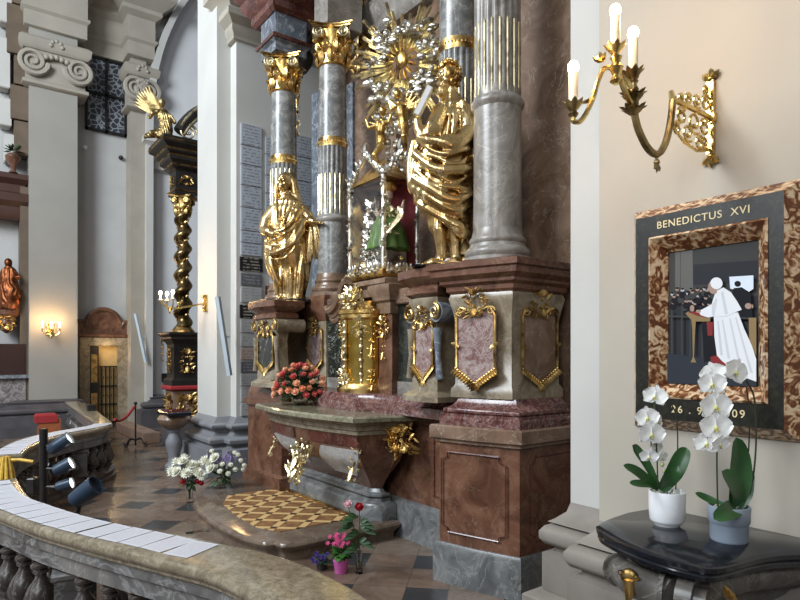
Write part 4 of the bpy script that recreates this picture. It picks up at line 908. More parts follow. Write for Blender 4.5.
def petal(mb, X, ang, L, wid, cup=.15, tilt=.0, round_=.6):
    """thin rounded petal in the local x-z plane facing -y"""
    vs = []; fs = []; nr, nc = 7, 6
    for side in (0, 1):
        for i in range(nr+1):
            f = i/nr; w_ = wid*.5*(math.sin(PI*(f**round_)*.93+.07)) 
            for j in range(nc+1):
                g = -1+2*j/nc; x = w_*g; z = L*f; y = -cup*L*(f*f)*.6+cup*wid*(g*g)*.5*-1+tilt*z+side*.0012+.03*L*math.sin(g*5+f*6)
                vs.append((x*math.cos(ang)+z*math.sin(ang), y, -x*math.sin(ang)+z*math.cos(ang)))
    o = (nr+1)*(nc+1); q = lambda i, j, s: s*o+i*(nc+1)+j
    for i in range(nr):
        for j in range(nc): fs += [(q(i, j, 0), q(i, j+1, 0), q(i+1, j+1, 0), q(i+1, j, 0)), (q(i+1, j, 1), q(i+1, j+1, 1), q(i, j+1, 1), q(i, j, 1))]
    for i in range(nr): fs += [(q(i+1, 0, 0), q(i+1, 0, 1), q(i, 0, 1), q(i, 0, 0)), (q(i, nc, 0), q(i, nc, 1), q(i+1, nc, 1), q(i+1, nc, 0))]
    S = mb.X; mb.X = S @ X; mb.add(vs, fs); mb.X = S
def orchid_flower(root, p, s=.04, yaw=0, pitch=0, roll=0, name='orchid_flower'):
    s *= 1.15
    X = Matrix.Translation(Vector(p)) @ Matrix.Rotation(yaw, 4, 'Z') @ Matrix.Rotation(pitch, 4, 'X') @ Matrix.Rotation(roll, 4, 'Y')
    mb = MB()
    for a in (0, 2.15, -2.15): petal(mb, X @ Matrix.Translation((0, .003, 0)), a, s*1.15, s*1.0, .1)
    for a in (1.35, -1.35): petal(mb, X, a, s*1.2, s*1.65, .12, round_=.75)
    o = mb.build(name, M['petal'], root)
    mb = MB(); mb.X = X; mb.ball((0, -.006, -.003), (s*.13, s*.16, s*.16), 8, 6)
    for a in (PI, PI+.9, PI-.9): mb.leaf((0, -.004, -s*.08), (math.sin(a)*s*.28, -s*.25, math.cos(a)*s*.36), s*.2, .1, seg=3)
    mb.build('lip', M['petal_y'], o); return o
def potted_orchid(loc, label, potm, pot_prof, k, p0, flowers, leaves, stems, buds=()):
    r = empty('potted_orchid', loc, VR, label, 'orchid', None); g = lambda px_, py_, d=0: ((px_-p0[0])*k, d, (p0[1]-py_)*k)
    MB().lathe(pot_prof, 40).build('pot', potm, r); top = pot_prof[-1]
    MB().lathe([(.05, top[1]-.012), (.03, top[1]-.004), (.001, top[1]-.002)], 16).build('bark', M['soil'], r)
    for (pts, w_) in leaves:
        mb = MB(); strap_leaf(mb, [g(*q) for q in pts], w_); mb.build('leaf', M['leaf'], r)
    for pts, rr in stems: MB().tube(smooth_path([g(*q) for q in pts], 6), rr, 7).build('flower_stem', M['stem'], r)
    for (x, y, d, s, yw, pt, rl) in flowers: orchid_flower(r, g(x, y, d), s, yw, pt, rl)
    for x, y, d, s in buds: MB().ball(g(x, y, d), (s, s, s*1.3), 10, 8).build('bud', M['bud'], r)
    mb = MB(); R0 = random.Random(int(k*1e5))
    for i in range(9):
        a = R0.uniform(0, 6.28); mb.tube(smooth_path([(.01*math.cos(a), .01*math.sin(a), top[1]-.01), (.035*math.cos(a), .035*math.sin(a), top[1]+.008+R0.random()*.01), (.055*math.cos(a+.3), .05*math.sin(a+.3), top[1]-.002)], 4), .0022, 5)
    mb.build('air_roots', M['root'], r); return r
wp = [(.045, 0), (.048, .004), (.050, .008), (.058, .014), (.063, .022), (.066, .06), (.067, .128), (.066, .131), (.062, .131), (.060, .11), (.058, .115)]
potted_orchid(W(1.235, 2.215, .945), 'smaller white orchid in a round white pot', M['white'], wp, .00388, (665, 528),
    [(652, 400, -.01, .034, -.4, .1, .2), (643, 421, -.02, .034, -.1, 0, -.1), (646, 437, -.03, .040, .1, 0, .05), (645, 459, -.02, .026, -.3, .3, 0), (658, 427, .02, .03, .9, 0, .2), (655, 452, .01, .026, .5, .2, .3), (660, 461, 0, .02, .4, .2, 0)],
    [([(656, 492), (645, 484, -.01), (632, 474, -.02), (620, 468, -.02)], .045), ([(655, 493), (642, 486, -.04), (630, 484, -.06), (622, 483, -.06)], .032), ([(657, 492), (648, 470, .03), (640, 456, .05), (636, 451, .05)], .04),
     ([(659, 494), (668, 478, -.02), (676, 462, -.02), (683, 451, -.01)], .065), ([(662, 494), (664, 482, -.03), (666, 474, -.05), (670, 467, -.05)], .055), ([(662, 494), (670, 488, .03), (678, 482, .05)], .04)],
    [([(656, 493), (655, 460), (653, 430, -.005), (652, 405, -.008)], .0028), ([(676, 494, .02), (678, 455, .02), (677, 425, .02), (672, 410, .015), (662, 404, .01), (654, 405, 0), (650, 425, 0), (648, 450, -.01)], .0024)],
    [(658, 467, -.02, .008), (661, 474, -.01, .006)])
gp = [(.058, 0), (.060, .003), (.061, .006), (.062, .06), (.064, .064), (.067, .068), (.069, .12), (.067, .124), (.063, .124), (.061, .11), (.06, .112)]
potted_orchid(W(1.0, 2.205, .945), 'taller white orchid in a grey pot in front of the picture', plain('blue_grey_glaze', (.22, .26, .31), .4, var=.06), gp, .00357, (725, 543),
    [(728, 376, -.02, .038, .3, 0, .4), (710, 378, 0, .034, -.5, .2, -.3), (705, 388, -.02, .036, -.1, 0, 0), (707, 410, -.03, .043, .05, 0, 0), (707, 430, -.03, .043, 0, 0, .03), (700, 446, -.02, .034, -.3, .1, .1), (710, 446, -.04, .026, .2, .3, 0), (722, 394, .02, .03, 1.1, 0, .2), (722, 414, .02, .028, 1.2, 0, 0)],
    [([(730, 512), (735, 490, .0), (737, 465, .01), (734, 442, .01)], .078), ([(733, 512), (730, 496, -.02), (722, 482, -.03), (714, 473, -.03)], .07), ([(730, 512), (722, 508, -.05), (710, 510, -.08), (697, 515, -.09)], .062), ([(726, 512), (712, 506, .04), (700, 500, .06)], .03), ([(733, 512), (740, 500, -.0), (746, 484, .02), (749, 474, .02)], .05)],
    [([(714, 512), (713, 470), (712, 431, -.01)], .0028), ([(741, 514, 0), (749, 480, 0), (752, 440, 0), (750, 402, 0), (741, 384, 0), (730, 378, -.005), (716, 376, 0), (709, 390, 0), (710, 420, 0), (708, 445, -.01)], .0032), ([(739, 514, .01), (745, 470, .01), (747, 420, .01), (742, 390, .0)], .0026)])
# ---------------------------------------------------------------- gilt statues
def remesh(mb, voxel, smooth=2):
    me = bpy.data.meshes.new('tmp'); me.from_pydata(mb.v, [], mb.f); me.update()
    bm = bmesh.new(); bm.from_mesh(me); bmesh.ops.recalc_face_normals(bm, faces=bm.faces); bm.to_mesh(me); bm.free()
    o = bpy.data.objects.new('tmp', me); COL.objects.link(o)
    m = o.modifiers.new('r', 'REMESH'); m.mode = 'VOXEL'; m.voxel_size = voxel
    if smooth: s = o.modifiers.new('s', 'SMOOTH'); s.iterations = smooth; s.factor = .5
    bpy.context.view_layer.update()
    r = bpy.data.meshes.new_from_object(o.evaluated_get(bpy.context.evaluated_depsgraph_get())); bpy.data.objects.remove(o); bpy.data.meshes.remove(me)
    return r
def displace(me, fn):
    """move every vertex along its normal by fn(co)"""
    ns = [v.normal.copy() for v in me.vertices]
    for v, n in zip(me.vertices, ns):
        d = fn(v.co, n)
        if d: v.co = v.co+n*d
    me.update()
def interp(tb, z):
    if z <= tb[0][0]: return tb[0][1:]
    for a, c in zip(tb, tb[1:]):
        if z <= c[0]:
            f = (z-a[0])/(c[0]-a[0]); f = f*f*(3-2*f); return tuple(x+(y-x)*f for x, y in zip(a[1:], c[1:]))
    return tb[-1][1:]
def robe(mb, tb, nz=50, n=56):
    z0, z1 = tb[0][0], tb[-1][0]; vs = []
    for k in range(nz+1):
        z = z0+(z1-z0)*k/nz; cx, cy, rx, ry = interp(tb, z)
        for i in range(n): a = 2*PI*i/n; vs.append((cx+rx*math.cos(a), cy+ry*math.sin(a), z))
    fs = [(k*n+i, k*n+(i+1) % n, (k+1)*n+(i+1) % n, (k+1)*n+i) for k in range(nz) for i in range(n)]
    fs += [tuple(reversed(range(n))), tuple(range(nz*n, nz*n+n))]; mb.add(vs, fs)
def finish(me, name, mat_, parent, sharp=60):
    me.name = name; me.materials.clear(); me.materials.append(mat_)
    me.polygons.foreach_set('use_smooth', [True]*len(me.polygons))
    o = bpy.data.objects.new(name, me); COL.objects.link(o); o.parent = parent; return o
def ridged(x): return 1-abs(math.sin(x))**.75*1.0
def hand(mb, p, d, up, s=1.0, curl=.5):
    """palm with four bent fingers and a thumb"""
    p = Vector(p); d = Vector(d).normalized(); up = Vector(up); up = (up-d*up.dot(d)).normalized(); sd = d.cross(up)
    mb.tube([p-d*.02*s, p+d*.03*s, p+d*.075*s], [.020*s, .030*s, .034*s], 8, flat=.5)
    for i, (o, L) in enumerate(((-.026, .062), (-.009, .072), (.009, .068), (.025, .052))):
        b = p+d*.07*s+sd*o*s; m = b+d*L*.55*s-up*curl*.012*s; t = m+d*L*.45*s-up*curl*.035*s
        mb.tube([b-d*.015*s, m, t], [.0105*s, .0095*s, .007*s], 6)
    b = p+d*.02*s-sd*.026*s; mb.tube([b, b-sd*.03*s+d*.02*s, b-sd*.035*s+d*.05*s-up*.01*s], [.012*s, .011*s, .008*s], 6)
def head(mb, c, R, s=1.0):
    """face looks along -y of R"""
    def P(x, y, z): return Vector(c)+R @ Vector((x*s, y*s, z*s))
    mb.ball(P(0, 0, .02), (.075*s, .092*s, .105*s), 16, 12, R); mb.ball(P(0, -.02, -.055), (.052*s, .062*s, .055*s), 12, 8, R)
    mb.tube([P(0, -.088, .025), P(0, -.108, -.012)], [.010*s, .017*s], 6); mb.ball(P(0, -.082, -.075), .022*s, 8, 6)
    for sx in (-1, 1):
        mb.tube([P(sx*.012, -.090, .036), P(sx*.045, -.078, .036)], [.009*s, .008*s], 6); mb.ball(P(sx*.030, -.078, .012), .012*s, 8, 6); mb.ball(P(sx*.042, -.060, -.025), .024*s, 8, 6); mb.ball(P(sx*.078, .0, .0), (.012*s, .02*s, .03*s), 6, 5, R)
    mb.tube([P(-.02, -.083, -.044), P(.02, -.083, -.044)], .008*s, 6)
def swag_fan(mb, c0, c1, n, r):
    for k in range(n):
        f = k/(n-1); p = [Vector(a).lerp(Vector(b_), f) for a, b_ in zip(c0, c1)]
        P = smooth_path(p, 6); m = len(P); r_k = r*(.8+.45*math.sin(k*2.3+1)); P = [(q[0], q[1], q[2]+.012*math.sin(k*3+i*.5)) for i, q in enumerate(P)]; mb.tube(P, [r_k*(.55+.45*math.sin(PI*i/(m-1))) for i in range(m)], 8)
# veiled woman
def veiled_woman():
    root = empty('gilt_statue', W(6.2, 3.10, 2.19), 0, 'gilded statue of a veiled woman with cloth hanging from her open hand', 'statue'); root.rotation_euler = (0, 0, math.radians(54))
    mb = MB()
    robe(mb, [(0.03, .0, .0, .17, .15), (.12, .01, 0, .155, .15), (.35, .01, 0, .17, .16), (.6, -.03, -.01, .20, .18), (.78, -.07, -.01, .20, .17), (.92, -.06, 0, .165, .14), (1.05, -.03, .01, .18, .13), (1.14, -.03, .02, .165, .11), (1.20, -.05, .02, .09, .08), (1.25, -.06, .01, .05, .05)])
    mb.tube([(-.05, .02, 1.16), (-.065, 0, 1.28)], [.055, .048], 10)
    Rh = Matrix.Rotation(-.25, 3, 'Z') @ Matrix.Rotation(.12, 3, 'Y'); hc = (-.07, -.045, 1.355)
    # veil and hair
    mb.tube([(-.075, .05, 1.47), (-.10, .07, 1.36), (-.12, .06, 1.22), (-.14, .03, 1.08)], [.05, .085, .07, .05], 10)
    mb.tube([(-.06, .03, 1.475), (.015, .05, 1.38), (.04, .05, 1.22), (.10, .04, 1.08)], [.045, .06, .06, .06], 10)
    mb.tube([(-.15, 0, 1.40), (-.165, .0, 1.25), (-.15, -.05, 1.10)], [.03, .04, .03], 8)
    # arms
    mb.tube([(-.17, .02, 1.08), (-.26, -.0, .93), (-.285, -.05, .82)], [.075, .085, .07], 12); mb.tube([(-.285, -.05, .82), (-.22, -.15, .77), (-.14, -.19, .74)], [.065, .06, .04], 12)
    mb.tube([(.11, .02, 1.08), (.20, -.02, .96), (.24, -.06, .90)], [.075, .075, .065], 12); mb.tube([(.22, -.05, .93), (.26, -.13, .90), (.29, -.17, .885)], [.06, .05, .03], 10)
    swag_fan(mb, [(.23, -.07, .91), (.21, -.05, .7), (.19, -.05, .44)], [(.30, -.13, .90), (.36, -.11, .68), (.40, -.09, .50)], 6, .028)
    mb.tube([(.20, .0, .95), (.19, .03, .7), (.15, .03, .4), (.12, .02, .1)], [.06, .08, .075, .05], 10)
    swag_fan(mb, [(-.28, -.05, .80), (-.12, -.19, .77), (.02, -.19, .86), (.10, -.13, 1.0), (.13, -.02, 1.12)], [(-.29, -.03, .56), (-.16, -.20, .46), (.02, -.22, .53), (.15, -.16, .74), (.19, -.04, .95)], 5, .030)
    swag_fan(mb, [(-.16, -.10, .52), (-.14, -.14, .28), (-.13, -.13, .05)], [(.16, -.08, .66), (.13, -.14, .34), (.11, -.13, .04)], 6, .030)
    swag_fan(mb, [(-.28, -.02, .74), (-.26, -.05, .5), (-.18, -.09, .26)], [(-.20, -.13, .62), (-.18, -.16, .40), (-.10, -.17, .16)], 4, .028)
    swag_fan(mb, [(-.15, -.06, 1.13), (-.14, -.13, .98), (-.12, -.16, .84)], [(.07, -.08, 1.13), (.03, -.15, .98), (-.04, -.18, .84)], 5, .018)
    for x in (-.09, .10): mb.ball((x, -.15, .04), (.045, .09, .035), 10, 6)
    me = remesh(mb, .008, 2)
    def f(p, n):
        if p.z > 1.24 and p.y < .0: return 0
        th = math.atan2(p.y, p.x+.02); nz = noise.noise(Vector((p.x*4, p.y*4, p.z*2.2)))
        return (ridged(th*7+nz*2+p.z*2)-.5)*.009
    displace(me, f)
    finish(me, 'draped_figure', M['gold_statue'], root)
    mb = MB(); head(mb, hc, Rh, .95); finish(remesh(mb, .0055, 1), 'face', M['gold_statue'], root)
    mb = MB(); hand(mb, (.29, -.17, .885), (.55, -.45, -.12), (0, 0, 1), 1.05, .3); hand(mb, (-.15, -.19, .75), (.75, -.25, .0), (0, -.5, 1), 1.0, .6)
    finish(remesh(mb, .005, 1), 'hands', M['gold_statue'], root)
    mb = MB(); mb.lathe([(.30, 0), (.30, .025), (.27, .035), (.2, .04)], 30, (0, 0, 0)); mb.build('statue_base', M['black_marble'], root)
    return root
M['gold_statue'] = gold_mat('statue_gilding', (.74, .55, .27), (.48, .31, .12), .25, 9, .05)
veiled_woman()
def curly_man():
    root = empty('gilt_statue', W(3.50, 3.05, 2.262), 0, 'gilded statue of a curly haired man in a heavy cloak, looking to the left', 'statue'); root.rotation_euler = (0, 0, math.radians(56))
    mb = MB()
    robe(mb, [(.10, .14, .05, .12, .12), (.2, .11, .04, .15, .15), (.35, .07, .02, .19, .18), (.55, .0, 0, .235, .2), (.72, -.03, 0, .245, .2), (.88, -.01, 0, .225, .19), (1.0, .03, 0, .205, .17), (1.12, .06, .0, .19, .15), (1.24, .075, .01, .15, .12), (1.31, .06, .0, .08, .08), (1.36, .05, 0, .06, .06)])
    mb.tube([(.06, 0, 1.25), (.045, -.01, 1.40)], [.07, .055], 12)
    # cloak over the back reaching the ground
    mb.tube(smooth_path([(.16, .06, 1.24), (.20, .07, 1.0), (.215, .08, .7), (.20, .08, .35), (.19, .08, .04)], 5), [.09]*3+[.10]*8+[.11]*6+[.12]*4, 12)
    # left arm with cloth swoop
    mb.tube([(-.03, -.10, 1.18), (-.10, -.17, 1.02), (-.16, -.17, .93)], [.075, .07, .06], 12); mb.tube([(-.16, -.17, .93), (-.21, -.16, 1.02), (-.22, -.15, 1.10)], [.055, .042, .032], 10)
    mb.tube([(.15, -.08, 1.18), (.17, -.16, 1.0), (.08, -.22, .90), (-.05, -.24, .90)], [.08, .075, .065, .05], 12)
    def swag(p, r): mb.tube(smooth_path(p, 5), r*.72, 8)
    swag_fan(mb, [(.20, -.04, 1.06), (.15, -.20, .94), (.02, -.26, .87), (-.12, -.25, .90), (-.22, -.17, .97)], [(.22, -.04, .62), (.14, -.21, .50), (.0, -.25, .49), (-.15, -.21, .57), (-.26, -.10, .70)], 7, .036)
    swag_fan(mb, [(.22, -.04, .56), (.12, -.20, .42), (-.04, -.23, .44), (-.25, -.10, .60)], [(.22, -.04, .20), (.14, -.18, .20), (.04, -.21, .27), (-.20, -.13, .46)], 5, .034)
    swag_fan(mb, [(.11, -.13, 1.25), (.20, -.11, 1.0), (.24, -.07, .6), (.23, -.03, .06)], [(.19, .0, 1.22), (.28, .02, .9), (.29, .03, .5), (.27, .03, .04)], 4, .036)
    swag_fan(mb, [(-.03, -.12, 1.22), (-.07, -.18, 1.08), (-.10, -.2, .94)], [(.09, -.15, 1.22), (.10, -.2, 1.08), (.08, -.22, .94)], 5, .019)
    swag_fan(mb, [(-.24, -.12, .95), (-.27, -.10, .75), (-.25, -.10, .55)], [(-.18, -.16, .90), (-.20, -.16, .68), (-.16, -.18, .46)], 3, .03)
    # legs and feet
    for (x, y, xf_, yf_) in ((-.045, -.10, -.16, -.12), (.06, -.10, .0, -.17)):
        mb.tube([(x+.02, y+.03, .42), (x+.005, y, .28), (x+.01, y, .16), (x+.015, y, .06)], [.065, .058, .042, .034], 10)
        mb.tube([(x+.02, y+.01, .035), (xf_+.05, yf_, .035), (xf_, yf_, .02)], [.036, .034, .020], 8)
        for i in range(4): mb.ball((xf_-.012+.004*i, yf_-.024+.016*i, .016), (.020, .010, .012), 6, 4)
    me = remesh(mb, .008, 2)
    def f(p, n):
        if (p.z < .30 and p.x < .10 and p.y < -.02): return 0
        th = math.atan2(p.y, p.x-.03); nz = noise.noise(Vector((p.x*4, p.y*4, p.z*2.2)))
        return (ridged(th*6+nz*2-p.z*3)-.5)*.009
    displace(me, f)
    finish(me, 'draped_figure', M['gold_statue'], root)
    R0 = Matrix.Rotation(-1.05, 3, 'Z') @ Matrix.Rotation(.10, 3, 'X'); hc = (.035, -.01, 1.46)
    mb = MB(); head(mb, hc, R0, 1.0)
    bd = R0 @ Vector((0, -.07, -.10)); mb.ball((hc[0]+bd.x, hc[1]+bd.y, hc[2]+bd.z), (.045, .045, .055), 8, 6)
    finish(remesh(mb, .006, 1), 'face', M['gold_statue'], root)
    mb = MB(); R_ = random.Random(3)
    for i in range(120):
        d = Vector((R_.gauss(0, 1), R_.gauss(0, 1), R_.gauss(.35, 1))).normalized(); q = R0.transposed() @ d
        if q.y < -.35 and q.z < .55: continue
        if q.z < -.65: continue
        c = Vector(hc)+Vector((d.x*.088, d.y*.098, .025+d.z*.112)); r = R_.uniform(.014, .022); a = R_.uniform(0, 6); u = d.orthogonal().normalized(); w2 = d.cross(u)
        mb.tube([c+(u*math.cos(a+t*1.1)+w2*math.sin(a+t*1.1))*r+d*(.012*t/4) for t in range(5)], .0085, 5)
    mb.ball((hc[0], hc[1], hc[2]+.025), (.082, .094, .108), 12, 10); mb.build('curly_hair', M['gold'], root, sharp=80)
    mb = MB(); hand(mb, (-.22, -.15, 1.10), (-.2, -.1, 1), (-1, 0, 0), 1.1, .9); finish(remesh(mb, .0055, 1), 'hand', M['gold_statue'], root)
    mb = MB(); mb.X = Matrix.Translation((-.19, -.15, 1.19)) @ Matrix.Rotation(.45, 4, 'Y')
    mb.box(-.025, .025, -.07, .07, -.10, .14, .004); mb.m = 1; mb.box(-.018, .018, -.074, .06, -.095, .135); mb.build('book', [M['gold_pale'], M['white']], root)
    mb = MB(); mb.plan([(-.26, -.22), (.24, -.22), (.28, .22), (-.2, .22)], [(0, -.012), (.01, 0), (0, .005)]); mb.build('statue_base', M['black_marble'], root)
    return root
curly_man()
# ---------------------------------------------------------------- tabernacle
tb_ = empty('tabernacle', W(4.85, 3.18, 1.25), RA, 'bright gilded tabernacle with a rounded front on the altar', 'tabernacle')
M['gold_bright'] = gold_mat('bright_yellow_gilding', (.93, .64, .16), (.70, .40, .06), .16, 8, .08)
MB().lathe([(.26, 0), (.26, .03), (.24, .05), (.235, .08)], 32, (0, .02, 0)).build('foot', M['gold_old'], tb_)
mb = MB(); n = 40; prof = []
for i in range(n): a = 2*PI*i/n; prof.append((.225*math.cos(a)*(1+.05*math.cos(4*a)), .20*math.sin(a)+.02))
mb.plan(prof, [(0, .07), (-.005, .12), (-.005, .66), (.0, .70)]); mb.build('rounded_doors', M['gold_bright'], tb_)
MB().plan(prof, [(0, .68), (.03, .70), (.03, .73), (.05, .74), (.05, .77), (0, .80), (-.06, .86)]).build('cornice', M['gold'], tb_)
mb = MB()
for sx in (-1, 0, 1):
    X = Matrix.Rotation(sx*.95, 4, 'Z'); mb.X = X
    for k in range(9):
        z = .10+.065*k; r = .015+.010*(k % 2); mb.ball((0, -.195, z), (r, .018, .03), 8, 6)
    mb.tube([(0, -.19, .08), (0, -.19, .68)], .016, 8)
mb.X = xf((0, -.19, .14)); spiral_ornament(mb, .18, .16, 3, 0, 8); mb.X = xf((-.16, -.13, .62), -.6); spiral_ornament(mb, .14, .22, 4, 0, 10); mb.X = xf((.16, -.13, .62), .6); spiral_ornament(mb, .14, .22, 5, 0, 10)
mb.build('silver_gilt_mounts', M['gold_pale'], tb_)
mb = MB(); mb.X = xf((.05, -.12, .86)); spiral_ornament(mb, .40, .26, 6, 0, 22); spiral_ornament(mb, .26, .22, 7, -.04, 14); 
for sx in (-1, 1):
    mb.ball((sx*.07, -.08, .03), (.035, .035, .04), 10, 8); mb.leaf((sx*.09, -.06, 0), (sx*.2, -.05, .07), .07, .1, seg=4, thick=.3)
mb.build('angel_cresting', M['gold_pale'], tb_)
for sx in (-1, 1):
    mb = MB(); mb.X = xf((sx*.27, -.05, .12)); spiral_ornament(mb, .10, .22, 8+sx, 0, 10); mb.X = xf((sx*.25, -.04, .55)); spiral_ornament(mb, .10, .5, 12+sx, 0, 14); mb.build('side_foliage', M['gold'], tb_)
# red pilasters, dark panels, cornice and curved gable beside the tabernacle
tf = empty('altar_reredos', (0, 0, 0), 0, 'marble screen of red pilasters and dark green panels behind the tabernacle', 'altarpiece')
for sx in (-1, 1):
    X0 = -4.85+sx*.34; mb = MB(); mb.box(X0-.12, X0+.12, 3.20, 3.6, 1.25, 1.38); mb.box(X0-.105, X0+.105, 3.215, 3.6, 1.38, 1.98); mb.build('pilaster', [M['red_marble']], tf)
    mb = MB(); mb.plan([(X0-.11, 3.19), (X0+.11, 3.19), (X0+.11, 3.6), (X0-.11, 3.6)], [(0, 1.98), (.0, 2.08), (.03, 2.10), (.03, 2.14), (.06, 2.18), (.06, 2.24), (.04, 2.25)]); mb.build('capital_block', M['brown_marble'], tf)
    mb = MB(); mb.X = xf((X0, 3.20, 1.86)); spiral_ornament(mb, .17, .22, 40+sx, 0, 12); mb.X = xf((X0, 3.20, 1.68)); spiral_ornament(mb, .06, .28, 41+sx, 0, 10, t=.008); mb.build('gilt_drop', M['gold'], tf)
    x1 = X0+sx*.11; x2 = X0+sx*.52; mb = MB(); mb.box(min(x1, x2), max(x1, x2), 3.28, 3.6, 1.36, 2.06); mb.build('green_panel', M['green_marble'], tf)
    mb = MB(); mb.box(min(x1, x2), max(x1, x2), 3.26, 3.6, 1.25, 1.36); mb.build('panel_foot', M['grey_warm'], tf)
    mb = MB(); mb.box(min(x1, x2), max(x1, x2), 3.24, 3.6, 2.06, 2.20, .01); mb.build('panel_cornice', M['brown_marble'], tf)
MB().box(-5.14, -4.56, 3.45, 3.6, 1.25, 2.2).build('core', M['brown_marble'], tf)
mb = MB()
for r_, y_, dz in ((.05, 3.16, .0), (.042, 3.13, .05), (.05, 3.09, .10)):
    mb.tube(smooth_path([(-5.36, y_, 1.98+dz), (-5.30, y_, 1.95+dz), (-5.2, y_, 1.98+dz), (-5.10, y_, 2.08+dz), (-5.03, y_, 2.19+dz), (-4.96, y_, 2.22+dz)], 5), r_, 8, flat=.8)
mb.build('curved_gable', M['brown_marble'], tf)
MB().plan([(-5.2, 3.2), (-4.5, 3.2), (-4.42, 3.62), (-5.28, 3.62)], [(-.05, 2.16), (-.05, 2.24), (0, 2.27), (0, 2.31), (-.03, 2.33)]).build('top_shelf', M['brown_marble'], tf)
# ---------------------------------------------------------------- glass shrine
sh = empty('glass_shrine', W(4.85, 3.43, 2.33), RA, 'silver gilt glass case with crested roof above the tabernacle', 'shrine')
hx, hy = .29, .20
mb = MB().plan([(-hx, -hy), (hx, -hy), (hx, hy), (-hx, hy)], [(.03, 0), (.05, .03), (.05, .06), (.02, .09), (.0, .12)]); 
mb.build('shrine_base', M['gold'], sh)
mb = MB(); R_ = random.Random(12)
for (x0, y0, x1, y1, cnt) in ((-hx, -hy, hx, -hy, 12), (hx, -hy, hx, hy, 9)):
    for i in range(cnt):
        f = (i+.5)/cnt; x = x0+(x1-x0)*f; y = y0+(y1-y0)*f; nx, ny = (0, -1) if y0 == y1 else (1, 0)
        mb.ball((x+nx*.045, y+ny*.045, .05+.02*(i % 2)), R_.uniform(.018, .028), 7, 5); mb.leaf((x+nx*.04, y+ny*.04, .08), (x+nx*.05+R_.uniform(-.03, .03)*abs(ny), y+ny*.05+R_.uniform(-.03, .03)*abs(nx), .08+R_.uniform(.04, .08)), .035, .1, up=(nx, ny, 0), seg=3, thick=.4)
mb.build('base_foliage', M['silver'], sh)
for (x, y) in ((-hx, -hy), (hx, -hy), (hx, hy), (-hx, hy)):
    mb = MB(); mb.tube([(x, y, .06), (x, y, .95)], .022, 8); d = Vector((x, y, 0)).normalized()
    for i in range(15):
        z = .1+.058*i; a = i*1.3; mb.ball((x+.017*math.cos(a), y+.017*math.sin(a), z), (.022, .022, .028), 7, 5)
        mb.leaf((x, y, z), (x+d.x*.045+.025*math.cos(a), y+d.y*.03+.025*math.sin(a), z+.03), .024, .1, up=d, seg=3, thick=.4)
    mb.ball((x, y, .98), (.035, .035, .045), 8, 6)
    for i in range(6): a = i*1.05; mb.leaf((x, y, .97), (x+.05*math.cos(a), y+.05*math.sin(a), 1.05), .03, .1, seg=3, thick=.4)
    mb.build('corner_post', M['silver'], sh)
mb = MB()
for (x0, y0, x1, y1) in ((-hx, -hy, hx, -hy), (hx, -hy, hx, hy)):
    apex = Vector(((x0+x1)/2, (y0+y1)/2, 1.20)); a = Vector((x0, y0, .93)); c = Vector((x1, y1, .93))
    for p0, p1 in ((a, apex), (c, apex)):
        mb.tube([p0, p0.lerp(p1, .5)+Vector((0, 0, .03)), p1], .018, 8)
        for i in range(9):
            q = p0.lerp(p1, (i+.5)/9); nx, ny = (0, -1) if y0 == y1 else (1, 0)
            mb.leaf(q, q+Vector((R_.uniform(-.03, .03)+nx*.02, R_.uniform(-.03, .03)+ny*.02, .07)), .032, .05, up=(nx, ny, 0), seg=3, thick=.5); mb.ball(q+Vector((nx*.015, ny*.015, 0)), .014, 6, 5)
    mb.ball(apex, .035, 8, 6); mb.leaf(apex, apex+Vector((0, 0, .14)), .07, 0, up=(.7, -.7, 0), seg=4, thick=.5)
mb.build('crested_gable', M['silver'], sh)
mb = MB(); mb.add([(-hx, -hy, .95), (hx, -hy, .95), (hx, hy, .95), (-hx, hy, .95), (0, 0, 1.22)], [(0, 1, 4), (1, 2, 4), (2, 3, 4), (3, 0, 4), (3, 2, 1, 0)]); mb.build('gilt_canopy', M['gold_old'], sh)
mb = MB(); mb.box(-hx+.01, hx-.01, -hy-.003, -hy+.001, .12, .93); mb.build('glass_pane', M['glass'], sh); mb = MB(); mb.box(hx-.001, hx+.003, -hy+.01, hy-.01, .12, .93); mb.build('glass_pane', M['glass'], sh)
mb = MB(); mb.box(-hx+.01, hx-.01, hy-.012, hy, .1, .95); mb.build('red_backing', plain('crimson_lining', (.20, .015, .02), .7), sh)
mb = MB(); mb.box(-hx, -hx+.01, -hy+.02, hy-.02, .1, .95); mb.build('side_panel', M['gold_old'], sh)
mb = MB()
for x, y, z, s_ in ((-.14, -.06, .25, 61), (-.14, -.04, .47, 62), (-.14, -.02, .68, 63)): mb.X = xf((x, y, z)); spiral_ornament(mb, .30, .26, s_, 0, 18)
mb.X = xf((.12, -.06, .20), .9); spiral_ornament(mb, .34, .20, 65, 0, 22); mb.X = Matrix.Identity(4); mb.box(-.0, .22, -.12, .12, .1, .29, .02)
mb.X = Matrix.Identity(4); mb.build('silver_relief', M['silver'], sh)
